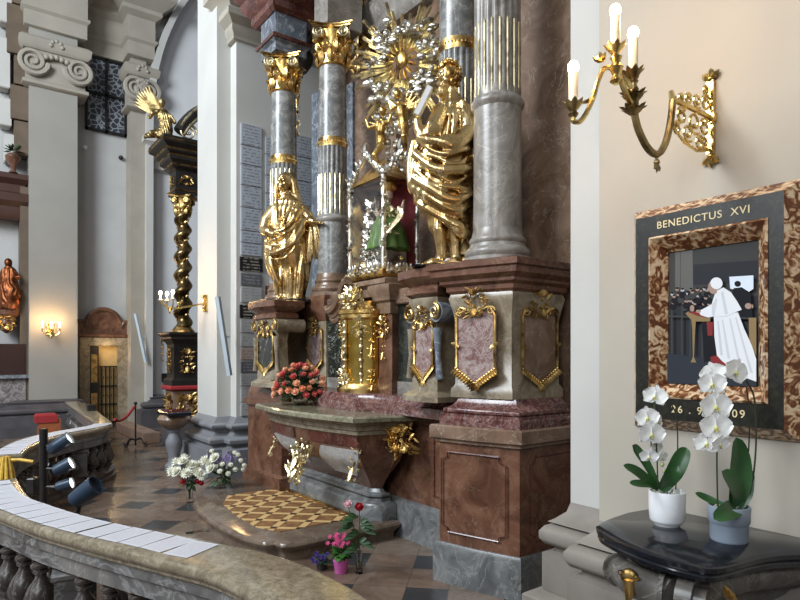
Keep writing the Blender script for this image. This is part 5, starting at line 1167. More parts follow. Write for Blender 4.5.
# the small robed figure inside
inf = empty('robed_figure', W(4.74, 3.41, 2.62), 0, 'small crowned child figure in a green robe inside the glass case', 'statue'); inf.rotation_euler = (0, 0, math.radians(60)); inf.scale = (1.3, 1.3, 1.3)
mb = MB(); robe(mb, [(0, 0, 0, .16, .13), (.12, 0, 0, .13, .11), (.25, 0, 0, .08, .075), (.31, 0, 0, .05, .045), (.34, 0, 0, .03, .03)], 24, 48)
me = remesh(mb, .008, 1); displace(me, lambda p, n: .008*math.cos(10*math.atan2(p.y, p.x))*max(0, 1-p.z*3)); finish(me, 'green_robe', plain('green_silk', (.10, .19, .03), .45, var=.4, scale=20), inf)
mb = MB(); mb.tube([(0, 0, .32), (0, 0, .37)], .02, 8); mb.ball((0, -.005, .41), (.04, .042, .048), 12, 8); mb.ball((0, -.045, .405), .008, 6, 4)
mb.tube([(.05, -.02, .27), (.10, -.06, .30), (.11, -.07, .36)], [.022, .018, .010], 8); mb.tube([(-.05, -.02, .27), (-.09, -.08, .25)], [.022, .015], 8); mb.build('body', plain('wax_skin', (.6, .42, .3), .4), inf)
mb = MB(); mb.lathe([(.042, .43), (.048, .45), (.06, .49), (.05, .53), (.02, .56), (.008, .57), (.008, .60)], 14); 
for i in range(8): a = i*PI/4; mb.ball((.052*math.cos(a), .052*math.sin(a), .46), .011, 6, 4); mb.tube([(.055*math.cos(a), .055*math.sin(a), .48), (.03*math.cos(a), .03*math.sin(a), .555)], .006, 5)
mb.build('crown', M['gold'], inf)
mb = MB()
for i in range(20): a = i/20*PI*1.2-.3; mb.leaf((.06*math.cos(a), -.11+.0*i, .30-.26*i/20), (.07*math.cos(a)+.03, -.14, .27-.26*i/20), .03, .1, seg=3)
mb.X = xf((.0, -.10, .20)); spiral_ornament(mb, .12, .22, 64, 0, 10, t=.006); mb.build('gold_trim', M['gold_pale'], inf)
# ---------------------------------------------------------------- sunburst
gl = empty('sunburst', W(4.85, 3.72, 4.55), RA, 'large gilded sunburst with silver clouds and angels above the glass case', 'sunburst')
gl.rotation_euler = (0, 0, .45)
mb = MB(); R_ = random.Random(8); mb2 = MB()
for i in range(30):
    a = 2*PI*i/30+R_.uniform(-.04, .04); L = R_.uniform(.42, .74)
    for k in range(-1, 2):
        aa = a+k*.045; l2 = L*(1-.16*abs(k)); d = Vector((math.cos(aa), 0, math.sin(aa))); p = Vector((-math.sin(aa), 0, math.cos(aa)))
        b0 = d*.16; e = d*l2; w0, w1 = .010, .024; y = -.02-.02*(k == 0)
        mb.add([b0-p*w0+Vector((0, y, 0)), b0+p*w0+Vector((0, y, 0)), e+p*w1*.8+Vector((0, y, 0)), e-p*w1*.8+Vector((0, y, 0)), b0+Vector((0, y-.016, 0)), e+Vector((0, y-.02, 0))], [(0, 1, 2, 3), (4, 0, 3, 5), (1, 4, 5, 2), (0, 4, 1), (3, 2, 5)])
mb.build('gilt_rays', M['gold_pale'], gl, sharp=20)
mb = MB()
for i in range(60):
    a = R_.uniform(0, 2*PI); q = R_.uniform(.20, .42); c = Vector((q*math.cos(a), -.07-R_.uniform(0, .05), q*math.sin(a)*1.15)); q2 = R_.uniform(.025, .05); mb.ball(c, (q2*R_.uniform(.7, 1.6), q2, q2*R_.uniform(.6, 1.3)), 8, 6)
mb.build('silver_clouds', M['silver'], gl)
for i in range(7):
    mb = MB(); a = 2*PI*i/7+.3; c = Vector((.30*math.cos(a), -.14, .33*math.sin(a))); mb.ball(c, (.042, .045, .05), 10, 8); mb.ball(c+Vector((0, -.045, 0)), .01, 6, 4)
    for sx in (-1, 1):
        for t in range(3): mb.leaf(c+Vector((sx*.03, 0, -.03)), c+Vector((sx*(.12-.02*t), -.01, .02-.04*t)), .035, .1, seg=4, thick=.3)
    mb.build('cherub_head', M['silver'], gl)
mb = MB(); mb.ball((0, -.10, .02), (.07, .04, .09), 14, 10)
for i in range(16): a = 2*PI*i/16; mb.leaf((.08*math.cos(a), -.13, .10*math.sin(a)), (.20*math.cos(a), -.12, .24*math.sin(a)), .04, .1, seg=3, thick=.4)
mb.build('gilt_centre', M['gold'], gl)
# angels and clouds carrying the sunburst over the case
an = empty('gilt_angels', W(4.85, 3.60, 3.40), 0, 'cluster of gilt and silver angels and clouds rising from the glass case to the sunburst', 'sculpture'); an.rotation_euler = (0, 0, .5)
mb = MB()
for i in range(70):
    z = R_.uniform(0, .85); x = R_.gauss(0, .10)+.06*math.sin(z*6); mb.ball((x, R_.uniform(-.12, .05), z), R_.uniform(.022, .05), 7, 5)
mb.build('clouds', M['silver'], an)
for (x, z, tl) in ((-.13, .28, .4), (.12, .42, -.5)):
    mb = MB(); mb.tube(smooth_path([(x, -.1, z), (x+.03*tl, -.12, z+.14), (x+.08*tl, -.12, z+.26)], 4), [.05]*4+[.06]*3+[.045]*2, 10); mb.ball((x+.10*tl, -.14, z+.34), (.042, .045, .05), 10, 8)
    mb.tube([(x+.02, -.12, z+.02), (x-.08*tl, -.18, z-.10), (x-.05*tl, -.12, z-.24)], [.045, .035, .02], 8); mb.tube([(x+.08*tl, -.13, z+.24), (x+.2*tl+.05, -.18, z+.2), (x+.3*tl+.03, -.18, z+.28)], [.03, .022, .014], 8)
    mb.tube([(x+.08*tl, -.13, z+.22), (x-.1, -.18, z+.18), (x-.13, -.18, z+.28)], [.03, .022, .014], 8)
    for t in range(5): mb.leaf((x+.05*tl, -.06, z+.2), (x-.20*math.cos(t*.35)*(1 if tl > 0 else -1), -.03, z+.24+.2*math.sin(t*.35)), .05, .05, seg=4, thick=.3)
    me = remesh(mb, .009, 1); finish(me, 'angel', M['gold'], an)
# ---------------------------------------------------------------- flowers
M['rose_o'] = plain('orange_petal', (.75, .30, .16), .6, var=.2); M['rose_p'] = plain('peach_petal', (.80, .42, .26), .6); M['rose_k'] = plain('coral_petal', (.55, .10, .09), .6, var=.3); M['rose_w'] = plain('cream_petal', (.80, .80, .68), .6, var=.06)
M['rose_r'] = plain('red_petal', (.34, .008, .015), .6); M['lilac'] = plain('lilac_petal', (.28, .22, .42), .7, var=.2); M['pink'] = plain('pink_petal', (.72, .12, .30), .6, var=.2); M['rose_lp'] = plain('pale_pink_petal', (.72, .45, .48), .6); M['violet'] = plain('violet_petal', (.07, .035, .22), .6, var=.4)
M['dleaf'] = plain('dark_foliage', (.02, .055, .016), .5, var=.4, scale=14); M['mleaf'] = plain('green_foliage', (.04, .12, .02), .5, var=.35, scale=14); M['green_stem'] = plain('green_stem', (.04, .09, .02), .5)
def rose(parent, p, d, r, m, name='rose', sd=0):
    mb = MB(); d = Vector(d).normalized(); u = d.orthogonal().normalized(); v_ = d.cross(u); c = Vector(p)
    R = Matrix((u, v_, d)).transposed(); mb.ball(c+d*r*.1, (r*.42, r*.42, r*.62), 8, 6, R)
    for ring_, (n_, q, h, w_) in enumerate(((3, .38, .75, .8), (5, .62, .62, .9), (6, .9, .35, 1.0))):
        for i in range(n_):
            a = 2*PI*i/n_+ring_*.6+sd; o = u*math.cos(a)+v_*math.sin(a)
            mb.leaf(c-d*r*.45+o*r*.12, c+o*r*q+d*r*h, r*w_, -.15, up=o, seg=3, thick=.18)
    return mb.build(name, m, parent, sharp=60)
def leafy(mb, c, spread, n, L, w_, R_, zmin=-.2):
    for i in range(n):
        d = Vector((R_.gauss(0, 1), R_.gauss(0, 1), R_.gauss(.2, .7))).normalized()
        if d.z < zmin: d.z = zmin
        b0 = Vector(c)+Vector((d.x*spread[0], d.y*spread[1], d.z*spread[2]))*R_.uniform(.3, .9); mb.leaf(b0, b0+d*L*R_.uniform(.6, 1.2), w_*R_.uniform(.7, 1.2), -.2, up=(R_.gauss(0, .3), R_.gauss(0, .3), 1), seg=4, thick=.08)
R_ = random.Random(21)
bq = empty('rose_bouquet', W(5.40, 2.80, 1.10), VR, 'mound of orange and coral roses in a clear bowl on the altar table', 'bouquet')
MB().lathe([(.05, 0), (.07, .01), (.085, .05), (.08, .09), (.075, .09), (.078, .05), (.06, .015), (.001, .012)], 20).build('glass_bowl', M['glass'], bq)
mb = MB(); leafy(mb, (0, 0, .18), (.24, .18, .16), 170, .09, .045, R_, -.5); leafy(mb, (0, 0, .10), (.2, .15, .1), 40, .12, .03, R_, -.5); mb.build('foliage', M['dleaf'], bq)
gsp = []
for i in range(400):
    th = R_.uniform(0, 2*PI); ph = R_.uniform(-.1, PI/2); d = Vector((math.cos(th)*math.cos(ph), math.sin(th)*math.cos(ph), math.sin(ph)))
    if d.y > .5: continue
    p = Vector((d.x*.255, d.y*.2, .12+d.z*.28))
    if all((p-q).length > .062 for q in gsp): gsp.append(p)
for i, p in enumerate(gsp[:46]):
    d = p-Vector((0, 0, .08)); rose(bq, p, d+Vector((0, -.04, 0)), R_.uniform(.036, .052), M[R_.choice(('rose_o', 'rose_p', 'rose_k', 'rose_k', 'rose_p'))], 'rose', R_.random()*6)
def vase_of(loc, label, flowers, hv=.20, r=.045, leafm='dleaf', group=None, foll=30, fh=.3, cat='bouquet', sprd=(.08, .06, .10)):
    root = empty('flower_vase', loc, VR, label, cat, group); R2 = random.Random(len(label))
    MB().lathe([(r*.8, 0), (r*.85, .008), (r*.7, .03), (r*.75, hv*.6), (r, hv), (r*.93, hv), (r*.68, hv*.6), (r*.6, .035), (.001, .03)], 20).build('glass_vase', M['glass'], root)
    mb = MB()
    for f in flowers: mb.tube(smooth_path([(R2.uniform(-.01, .01), R2.uniform(-.01, .01), .04), (f[0]*.2, f[1]*.2, hv), (f[0], f[1], f[2]-.01)], 3), .003, 5)
    mb.build('stems', M['green_stem'], root)
    mb = MB(); leafy(mb, (0, 0, fh), sprd, foll, .09, .04, R2, -.6); mb.build('foliage', M[leafm], root)
    return root
def lily(parent, p, d, r, m, name='white_flower', n_=14):
    mb = MB(); d = Vector(d).normalized(); u = d.orthogonal().normalized(); v_ = d.cross(u); c = Vector(p)
    for ring_ in range(3):
        for i in range(n_//(1+ring_//2)):
            a = 2*PI*i/(n_//(1+ring_//2))+ring_*.4; o = u*math.cos(a)+v_*math.sin(a); mb.leaf(c, c+o*r*(1-.25*ring_)+d*r*(.25+.35*ring_), r*.32, .1, up=d, seg=3, thick=.15)
    mb.ball(c+d*r*.2, r*.18, 7, 5); return mb.build(name, m, parent, sharp=60)
# white bouquet in a glass vase on the floor
fl = [(-.13, 0, .42), (-.05, -.05, .44), (.03, -.03, .40), (-.10, -.08, .34), (0, -.09, .33), (.09, -.04, .33), (-.16, -.04, .34), (-.07, .05, .45), (.13, -.05, .30), (.06, .04, .38)]
v1 = vase_of(W(6.58, 2.08, 0), 'glass vase of white spiky flowers and dark red blooms, on the floor tiles', fl, fh=.24)
for f in fl: lily(v1, f, (f[0], f[1]-.06, f[2]-.2), .075, M['rose_w'])
for f in ((.10, -.06, .24), (.14, -.05, .22), (-.04, -.08, .24)): rose(v1, f, (f[0], -.1, .05), .04, M['rose_r'])
fl = [(.20, -.02, .30), (.10, -.06, .26), (.02, -.08, .27), (-.05, -.06, .24), (.15, -.06, .21), (.08, -.08, .17), (.24, -.03, .25), (-.10, -.05, .31), (.13, 0, .38), (.22, .0, .20), (.0, -.1, .20), (.17, -.02, .36), (-.11, -.02, .40)]
v2 = vase_of(W(6.40, 2.38, .15), 'glass vase of cream roses, lilac sprays and white blooms, on the step corner', fl, hv=.13, fh=.12, foll=60, sprd=(.13, .08, .10))
for i, f in enumerate(fl): rose(v2, f, (f[0], f[1]-.08, f[2]-.1), .038, M['rose_w'], 'rose', i)
for f in ((-.12, -.04, .27), (-.06, -.06, .33), (-.17, -.02, .30), (-.09, -.09, .22)): lily(v2, f, (f[0], -.1, .1), .07, M['rose_w'])
mb = MB()
for i in range(140):
    c = (R_.gauss(.03, .075), R_.gauss(.02, .03), R_.gauss(.30, .03)); mb.ball(c, R_.uniform(.006, .012), 5, 4)
mb.build('lilac_sprays', M['lilac'], v2)
# votive glass by the step
vg = MB().lathe([(.03, 0), (.035, .005), (.04, .09), (.037, .09), (.032, .01), (.001, .008)], 16).build('votive_glass', M['glass'], None, W(5.45, 1.72, 0)); tag(vg, 'small clear glass cup on the floor against the curved step', 'glass')
# pink pot
pk = empty('potted_plant', W(3.79, 2.30, 0), VR, 'pink flowering plant in a bright pink pot on the floor', 'potted plant')
MB().lathe([(.043, 0), (.046, .004), (.056, .085), (.060, .09), (.061, .105), (.056, .105), (.052, .09), (.001, .088)], 28).build('pot', plain('pink_plastic', (.62, .13, .42), .35, var=.05), pk)
mb = MB(); leafy(mb, (0, 0, .14), (.05, .05, .04), 60, .07, .045, R_, -.2); mb.build('foliage', M['mleaf'], pk)
for i in range(30):
    a = R_.uniform(0, 6.28); q = R_.uniform(0, .085); p = (-.02+q*math.cos(a), q*math.sin(a)*.7-.02, .235+R_.uniform(-.035, .055)); lily(pk, p, (p[0]*.5, -.6, .6), .02, M['pink'], 'pink_blossom', 6)
vi = empty('pansy_pot', W(3.93, 2.22, 0), VR, 'small dark pot of violet pansies left of the pink pot', 'potted plant')
MB().lathe([(.035, 0), (.045, .06), (.043, .06), (.001, .055)], 20).build('pot', M['black_paint'], vi)
mb = MB(); leafy(mb, (0, 0, .07), (.05, .04, .02), 34, .05, .03, R_, -.1); mb.build('foliage', M['dleaf'], vi)
for i in range(11): p = (R_.uniform(-.07, .06), R_.uniform(-.07, .02), .10+R_.uniform(-.03, .03)); lily(vi, p, (0, -.8, .5), .022, M['violet'], 'violet_blossom', 6)
# two roses in a slim vase
ro = empty('rose_vase', W(3.70, 2.40, 0), VR, 'slim clear vase holding one red and one pale pink rose', 'vase')
MB().lathe([(.026, 0), (.028, .01), (.022, .02), (.022, .19), (.027, .21), (.025, .21), (.019, .19), (.019, .03), (.001, .028)], 18).build('glass_vase', M['glass'], ro)
mb = MB(); mb.tube(smooth_path([(0, 0, .03), (.005, 0, .25), (.003, -.02, .47)], 4), .0035, 6); mb.tube(smooth_path([(0, 0, .03), (-.02, 0, .25), (-.078, -.01, .49)], 4), .0035, 6); mb.build('stems', M['green_stem'], ro)
rose(ro, (.003, -.03, .49), (.1, -.6, .6), .046, M['rose_r']); rose(ro, (-.078, -.02, .51), (-.1, -.6, .5), .040, M['rose_lp'])
mb = MB()
for (x, z, sx) in ((.01, .38, 1), (0, .30, -1), (.0, .24, 1), (-.04, .36, -1), (-.02, .42, -1), (.01, .34, 1), (0, .2, -1)):
    for t in range(3): mb.leaf((x, -.01, z), (x+sx*(.06+.03*t), -.02-.02*t, z+.02-.035*t), .042, .1, up=(0, -.6, .8), seg=4, thick=.08)
mb.build('leaf_spray', M['dleaf'], ro)
# ---------------------------------------------------------------- votive plaques on the pier
def plaque_mat(name, c, ink, amt=.6):
    m, nt, b = new_mat(name); tc = nt.nodes.new('ShaderNodeTexCoord'); sp = nt.nodes.new('ShaderNodeSeparateXYZ'); lk(nt, tc.outputs['Object'], sp.inputs[0])
    ln = math_(nt, 'LESS_THAN', math_(nt, 'FRACT', math_(nt, 'ADD', math_(nt, 'MULTIPLY', sp.outputs[2], 24), .3)), .45)
    oi = nt.nodes.new('ShaderNodeObjectInfo'); ad = nt.nodes.new('ShaderNodeVectorMath'); ad.operation = 'ADD'; lk(nt, coords(nt, (1, 22, 24)), ad.inputs[0]); cb = nt.nodes.new('ShaderNodeCombineXYZ'); lk(nt, math_(nt, 'MULTIPLY', oi.outputs['Random'], 50), cb.inputs[0]); lk(nt, cb.outputs[0], ad.inputs[1])
    wd = math_(nt, 'GREATER_THAN', ntex(nt, ad.outputs[0], 1, 1), .47)
    ins = math_(nt, 'LESS_THAN', math_(nt, 'ABSOLUTE', sp.outputs[1]), .12)
    f = math_(nt, 'MULTIPLY', math_(nt, 'MULTIPLY', ln, wd), math_(nt, 'MULTIPLY', ins, amt))
    lk(nt, mix(nt, f, ramp(nt, ntex(nt, coords(nt), 5), [(.3, tuple(x*.85 for x in c)), (.7, c)]), ink), b.inputs['Base Color']); b.inputs['Roughness'].default_value = .35; return m
PQ = {'l': plaque_mat('pale_plaque_stone', (.42, .45, .49), (.08, .09, .12)), 'g': plaque_mat('grey_plaque_stone', (.13, .13, .14), (.42, .42, .42), .4), 'k': plaque_mat('black_plaque_stone', (.012, .012, .014), (.55, .5, .38), .5), 'w': plaque_mat('light_plaque_stone', (.40, .40, .385), (.14, .14, .14), .4), 'p': plaque_mat('pink_plaque_stone', (.42, .33, .29), (.16, .12, .1), .4), 'b': plaque_mat('brown_plaque_stone', (.09, .04, .03), (.4, .35, .25), .4)}
def plaques(t0, t1, items, where):
    names = {'l': 'pale blue-grey', 'g': 'dark grey', 'k': 'black', 'w': 'light grey', 'p': 'pinkish', 'b': 'brown'}
    n_ = len(items); cnt = {}
    for i, (z0, z1, k, ex) in enumerate(items):
        mb = MB(); w_ = (t1-t0)/2+ex; h = (z1-z0)/2; mb.box(-.0, .022, -w_, w_, -h, h, .003)
        o = mb.build('votive_plaque', PQ[k], None, (-7.70, (t0+t1)/2, (z0+z1)/2)); pos = cnt[k] = cnt.get(k, 0)+1
        tot = sum(1 for q in items if q[2] == k); nth = ['topmost', 'second from top', 'third from top', 'fourth from top', 'fifth from top', 'sixth from top', 'seventh from top', 'eighth from top', 'ninth from top', 'tenth from top']
        tag(o, ('only %s engraved plaque in the %s' % (names[k], where)) if tot == 1 else ('%s engraved plaque, %s of its colour in the %s' % (names[k], nth[pos-1], where)), 'plaque', 'votive plaques on the pier')
def yz(y, Y=8.08): return 1.6+(355-y)*Y/600
rows = [(124, 146, 'l'), (146, 165, 'l'), (165, 186, 'l'), (186, 208, 'l'), (208, 231, 'l'), (231, 243, 'l'), (243, 256, 'l'), (257, 271.5, 'k'), (273, 286, 'g'), (287, 303, 'w'), (304.5, 318.5, 'k'), (319.5, 333, 'w'), (334, 347, 'w'), (348, 360, 'p'), (361, 373, 'g'), (374, 386, 'w'), (387, 402, 'w'), (403, 416, 'w')]
plaques(3.11, 3.40, [(yz(b_)+.006, yz(a)-.006, k, .015 if k == 'k' else 0) for a, b_, k in rows], 'left column')
rows = [(132, 150, 'l'), (150, 172, 'l'), (172, 190, 'l'), (190, 214, 'l'), (214, 240, 'l'), (240, 262, 'l'), (284, 294, 'b'), (295, 306, 'b'), (318, 335, 'w'), (336, 352, 'w'), (353, 372, 'w')]
plaques(3.46, 3.74, [(yz(b_)+.006, yz(a)-.006, k, 0) for a, b_, k in rows], 'middle column')
rows = [(136, 158, 'l'), (158, 182, 'l'), (182, 206, 'l'), (206, 232, 'l')]
plaques(3.90, 4.18, [(yz(b_, 8.6)+.006, yz(a, 8.6)-.006, k, 0) for a, b_, k in rows], 'right column')
# ---------------------------------------------------------------- light bars
M['bar'] = plain('pale_blue_metal', (.50, .58, .62), .4, var=.05)
for (a, c, bx, lb) in (((-7.60, 2.76, 2.35), (-7.60, 2.92, 1.33), -7.72, 'long pale metal light bar hanging tilted on the plaque pier'), ((-13.85, 3.22, 2.50), (-13.85, 3.43, 1.45), -14.1, 'long pale metal light bar hanging tilted beside the marble doorway')):
    a, c = Vector(a), Vector(c); r_ = empty('light_bar', a.lerp(c, .5), 0, lb, 'light bar'); d = (c-a); mb = MB(); p0, p1 = -d*.5, d*.5
    mb.tube([p0, p1], .04, 4, flat=.6); mb.build('housing', M['bar'], r_); mb = MB(); mb.tube([(0, 0, 0), (bx-a.x+.0, .12, 0)], .012, 6); mb.build('bracket', M['bar'], r_)
# ---------------------------------------------------------------- distant wall lights
def small_wall_light(loc, rz, label, sc=1.0, arm=.5, pw=6, glow=10):
    r_ = empty('wall_light', loc, rz, label, 'wall light'); mb = MB(); mb.box(-.06*sc, .06*sc, -.02, 0, -.13*sc, .13*sc, .003)
    mb.X = xf((0, -.02, 0)); spiral_ornament(mb, .16*sc, .28*sc, 5, 0, 12, t=.008); mb.build('wall_plate', M['brass'], r_)
    mb = MB(); mb.tube(smooth_path([(0, -.02, 0), (0, -arm*.4, -.06*sc), (0, -arm*.8, -.10*sc), (0, -arm, .0)], 5), .014*sc, 7)
    for sx in (-1, 1): mb.tube(smooth_path([(0, -arm*.8, -.08*sc), (sx*.07*sc, -arm*.8, -.13*sc), (sx*.15*sc, -arm*.8, -.06*sc), (sx*.15*sc, -arm*.8, .02*sc)], 5), .010*sc, 6); mb.scroll((sx*.06*sc, -arm*.6, -.02), .04*sc, 1.2, sgn=sx, n=5, seg=12)
    mb.ball((0, -arm*.8, -.15*sc), (.02*sc, .02*sc, .04*sc), 8, 6); mb.build('scrolled_arms', M['brass'], r_)
    for (x, y, z) in ((0, -arm, .02*sc), (-.15*sc, -arm*.8, .03*sc), (.15*sc, -arm*.8, .03*sc)):
        MB().lathe([(.008, -.02), (.03, -.01), (.034, 0), (.014, .005), (.014, .07), (.001, .071)], 12, (x, y, z)).build('candle_sleeve', M['sleeve'], r_)
        MB().ball((x, y, z+.09), (.022, .022, .03), 10, 8).build('bulb', M['bulb'], r_)
        point('bulb_light', Vector(loc)+Matrix.Rotation(rz, 3, 'Z') @ Vector((x, y-.05, z+.10)), pw, (1, .60, .26), .04)
    return r_
small_wall_light(W(14.0, 1.62, 2.12), PI/2, 'small brass candle wall light glowing on the far left pillar', 1.0, .22, 9)
small_wall_light(W(8.30, 2.86, 2.32), 0, 'brass candle wall light projecting left from the plaque pier', .9, .62, 9)
M['gold_dull'] = gold_mat('dull_gilding', (.46, .34, .15), (.10, .07, .03), .4)
# ---------------------------------------------------------------- side altar with twisted column
sa = empty('side_altar', W(11.0, 3.36, 0), 0, 'black and gold side altar with a twisted bronze column, beyond the plaque pier', 'altar')
k = .24
MB().box(-k, k, -k, 2.0, .42, .98, .02).build('lower_base', M['brown_stone'], sa)
mb = MB(); mb.X = xf((k, 0, .70), PI/2); spiral_ornament(mb, .42, .42, 51, 0, 20); mb.X = xf((0, -k, .7)); spiral_ornament(mb, .42, .42, 52, 0, 16); mb.build('gilt_relief', M['gold_old'], sa)
MB().box(-k-.05, k+.05, -k-.05, 2.0, 0, .42, .01).build('foot', M['dark_stone'], sa)
MB().plan([(-k-.06, -k-.06), (k+.06, -k-.06), (k+.06, 2), (-k-.06, 2)], [(-.02, .98), (.0, 1.0), (.0, 1.04), (-.02, 1.06)]).build('red_altar_cloth', M['red_cloth'], sa)
q = [(-k, -k), (k, -k), (k, 2), (-k, 2)]
MB().plan(q, [(.03, 1.06), (.03, 1.15), (-.02, 1.2), (-.02, 1.78), (0, 1.82), (.06, 1.88), (.06, 1.92), (.10, 1.96), (.10, 2.0)]).build('black_pedestal', M['black_paint'], sa)
mb = MB(); mb.X = xf((k-.01, 0, 1.5), PI/2); spiral_ornament(mb, .26, .46, 53, 0, 14); mb.X = xf((0, -k+.01, 1.5)); spiral_ornament(mb, .26, .46, 54, 0, 14); mb.X = xf((-.22, -k-.04, 1.68), -.4); spiral_ornament(mb, .16, .42, 55, 0, 12); mb.build('gilt_strapwork', M['gold_old'], sa)
vs = []; n = 20; m_ = 90; z0, z1 = 2.12, 4.12
for i in range(m_+1):
    f = i/m_; z = z0+(z1-z0)*f; a = f*6*2*PI; cx, cy = .038*math.cos(a), .038*math.sin(a); r = .135-.02*f
    for j in range(n): b_ = 2*PI*j/n; vs.append((cx+r*math.cos(b_), cy+r*math.sin(b_), z))
mb = MB(); mb.add(vs, [(i*n+j, i*n+(j+1) % n, (i+1)*n+(j+1) % n, (i+1)*n+j) for i in range(m_) for j in range(n)]+[tuple(reversed(range(n))), tuple(range(m_*n, m_*n+n))])
mb.build('twisted_shaft', gold_mat('bronze_marble', (.27, .19, .085), (.07, .05, .02), .25, 8, .1), sa)
mb = MB()
for i in range(60):
    f = i/59; z = z0+(z1-z0)*f; a = f*6*2*PI+PI; mb.leaf((.07*math.cos(a), .07*math.sin(a), z), (.11*math.cos(a+.3), .11*math.sin(a+.3), z+.05), .045, .1, up=(math.cos(a), math.sin(a), 0), seg=3, thick=.4)
mb.build('gilt_vine', M['gold_old'], sa)
MB().lathe([(.20, 2.0), (.20, 2.04), (.17, 2.07), (.15, 2.10), (.12, 2.13)], 24).build('column_base', M['gold_old'], sa)
mb = MB(); mb.X = Matrix.Rotation(.93, 4, 'Z'); capital(mb, .125, 4.08, 4.45); mb.build('capital', M['gold_old'], sa)
MB().plan(q, [(-.04, 4.45), (-.04, 4.53), (-.06, 4.54), (-.06, 4.86), (-.02, 4.90), (.02, 4.92), (.02, 4.97), (.08, 5.02), (.08, 5.10), (.14, 5.14), (.14, 5.20), (.21, 5.24), (.23, 5.26), (.23, 5.36)]).build('entablature', M['black_paint'], sa)
mb = MB()
for off, z in ((-.03, 4.52), (.025, 4.95), (.085, 5.09), (.145, 5.18), (.235, 5.30)): mb.plan(q, [(off, z-.012), (off+.012, z), (off, z+.012)])
mb.X = xf((k-.06, 0, 4.7), PI/2); spiral_ornament(mb, .34, .18, 56, 0, 10); mb.X = xf((0, -k+.06, 4.7)); spiral_ornament(mb, .34, .18, 57, 0, 10); mb.build('gilt_mouldings', M['gold_old'], sa)
mb = MB()
for s_, y_ in ((.36, -.05),):
    pts = [(k+.05, -.15+1.2*f, 5.50+.95*f**.8+(.08*math.sin(f*6))) for f in [i/16 for i in range(17)]]; mb.tube(pts, .11, 8)
mb.build('curved_gable', M['black_paint'], sa)
mb = MB(); pts = [(k+.15, -.15+1.2*f, 5.58+.95*f**.8+(.08*math.sin(f*6))) for f in [i/16 for i in range(17)]]; mb.tube(pts, .025, 6); pts = [(k+.15, -.1+1.2*f, 5.44+.95*f**.8+(.08*math.sin(f*6))) for f in [i/16 for i in range(17)]]; mb.tube(pts, .02, 6)
X = Matrix.Translation((k+.12, -.02, 5.50)) @ Matrix.Rotation(PI/2, 4, 'Z'); mb.X = X; mb.scroll((0, 0, 0), .16, 1.9, th=.14, n=6, seg=34); mb.build('white_gold_volute', M['gold_pale'], sa)
ag = empty('gilt_angel', W(10.85, 2.98, 5.37), 0, 'gilded winged angel perched on the black cornice of the side altar', 'statue'); ag.rotation_euler = (0, 0, 1.1); ag.scale = (.85, .85, .85)
mb = MB(); mb.tube(smooth_path([(-.05, 0, .0), (.05, 0, .22), (.0, 0, .48), (-.02, 0, .62)], 4), [.13, .13, .14, .14, .13, .12, .12, .13, .12, .10, .08, .06, .05], 10); mb.ball((-.03, -.01, .74), (.075, .08, .09), 10, 8)
mb.tube([(-.05, 0, .1), (-.22, -.1, .05), (-.36, -.1, -.04)], [.09, .07, .03], 8); mb.tube([(0, 0, .55), (-.18, -.1, .50), (-.26, -.12, .36)], [.06, .05, .03], 8); mb.tube([(0, 0, .52), (.16, -.08, .42), (.25, -.1, .3)], [.06, .05, .03], 8)
me = remesh(mb, .015, 1); displace(me, lambda p, n: .014*math.sin(20*math.atan2(p.y, p.x)+p.z*30) if p.z < .6 else 0); finish(me, 'body', M['gold_dull'], ag)
for sx, dz in ((-1, .25),):
    mb = MB()
    for t in range(9): mb.leaf((sx*.04, .08, .5), (sx*(.2+.38*math.cos(t*.16)), .12, .45+dz+.42*math.sin(t*.16)), .10, .1, seg=4, thick=.12)
    mb.build('wing', M['gold_dull'], ag)
st_ = MB().box(-13.6, -11.35, 2.78, 3.05, 0, .2, .01).build('side_altar_step', M['brown_stone']); tag(st_, 'low brown stone step in front of the side altar beyond the pier', 'step')
# stone stoup beside the pier
sp_ = empty('stone_stoup', W(8.52, 2.48, 0), 0, 'dark marble stoup on a grey baluster foot against the pier base', 'stoup')
MB().lathe([(.12, 0), (.12, .08), (.08, .12), (.07, .2), (.11, .34), (.11, .42), (.06, .52), (.10, .60)], 20).build('baluster_foot', M['grey_stone2'], sp_)
MB().lathe([(.10, .58), (.20, .66), (.22, .72), (.18, .78)], 24).build('bowl', M['brown_marble'], sp_); MB().box(-.26, .26, -.16, .16, .77, .83, .015).build('slab', M['black_marble'], sp_)
# rope barrier
rb = empty('rope_barrier', W(11.1, 2.58, 0), 0, 'black stanchion with curled feet holding a red rope near the doorway', 'barrier')
mb = MB(); mb.tube([(0, 0, .03), (0, 0, .74)], .014, 8); mb.ball((0, 0, .76), .03, 8, 6)
for i in range(4): a = i*PI/2+.6; mb.tube(smooth_path([(0, 0, .12), (.12*math.cos(a), .12*math.sin(a), .14), (.20*math.cos(a), .20*math.sin(a), .03), (.26*math.cos(a), .26*math.sin(a), .06)], 4), .012, 6)
mb.build('stanchion', M['iron'], rb)
mb = MB(); mb.tube(smooth_path([(0, -.02, .70), (.25, -.2, .56), (.45, -.36, .52), (.6, -.46, .56)], 5), .022, 8); mb.build('red_rope', M['red_cloth'], rb)
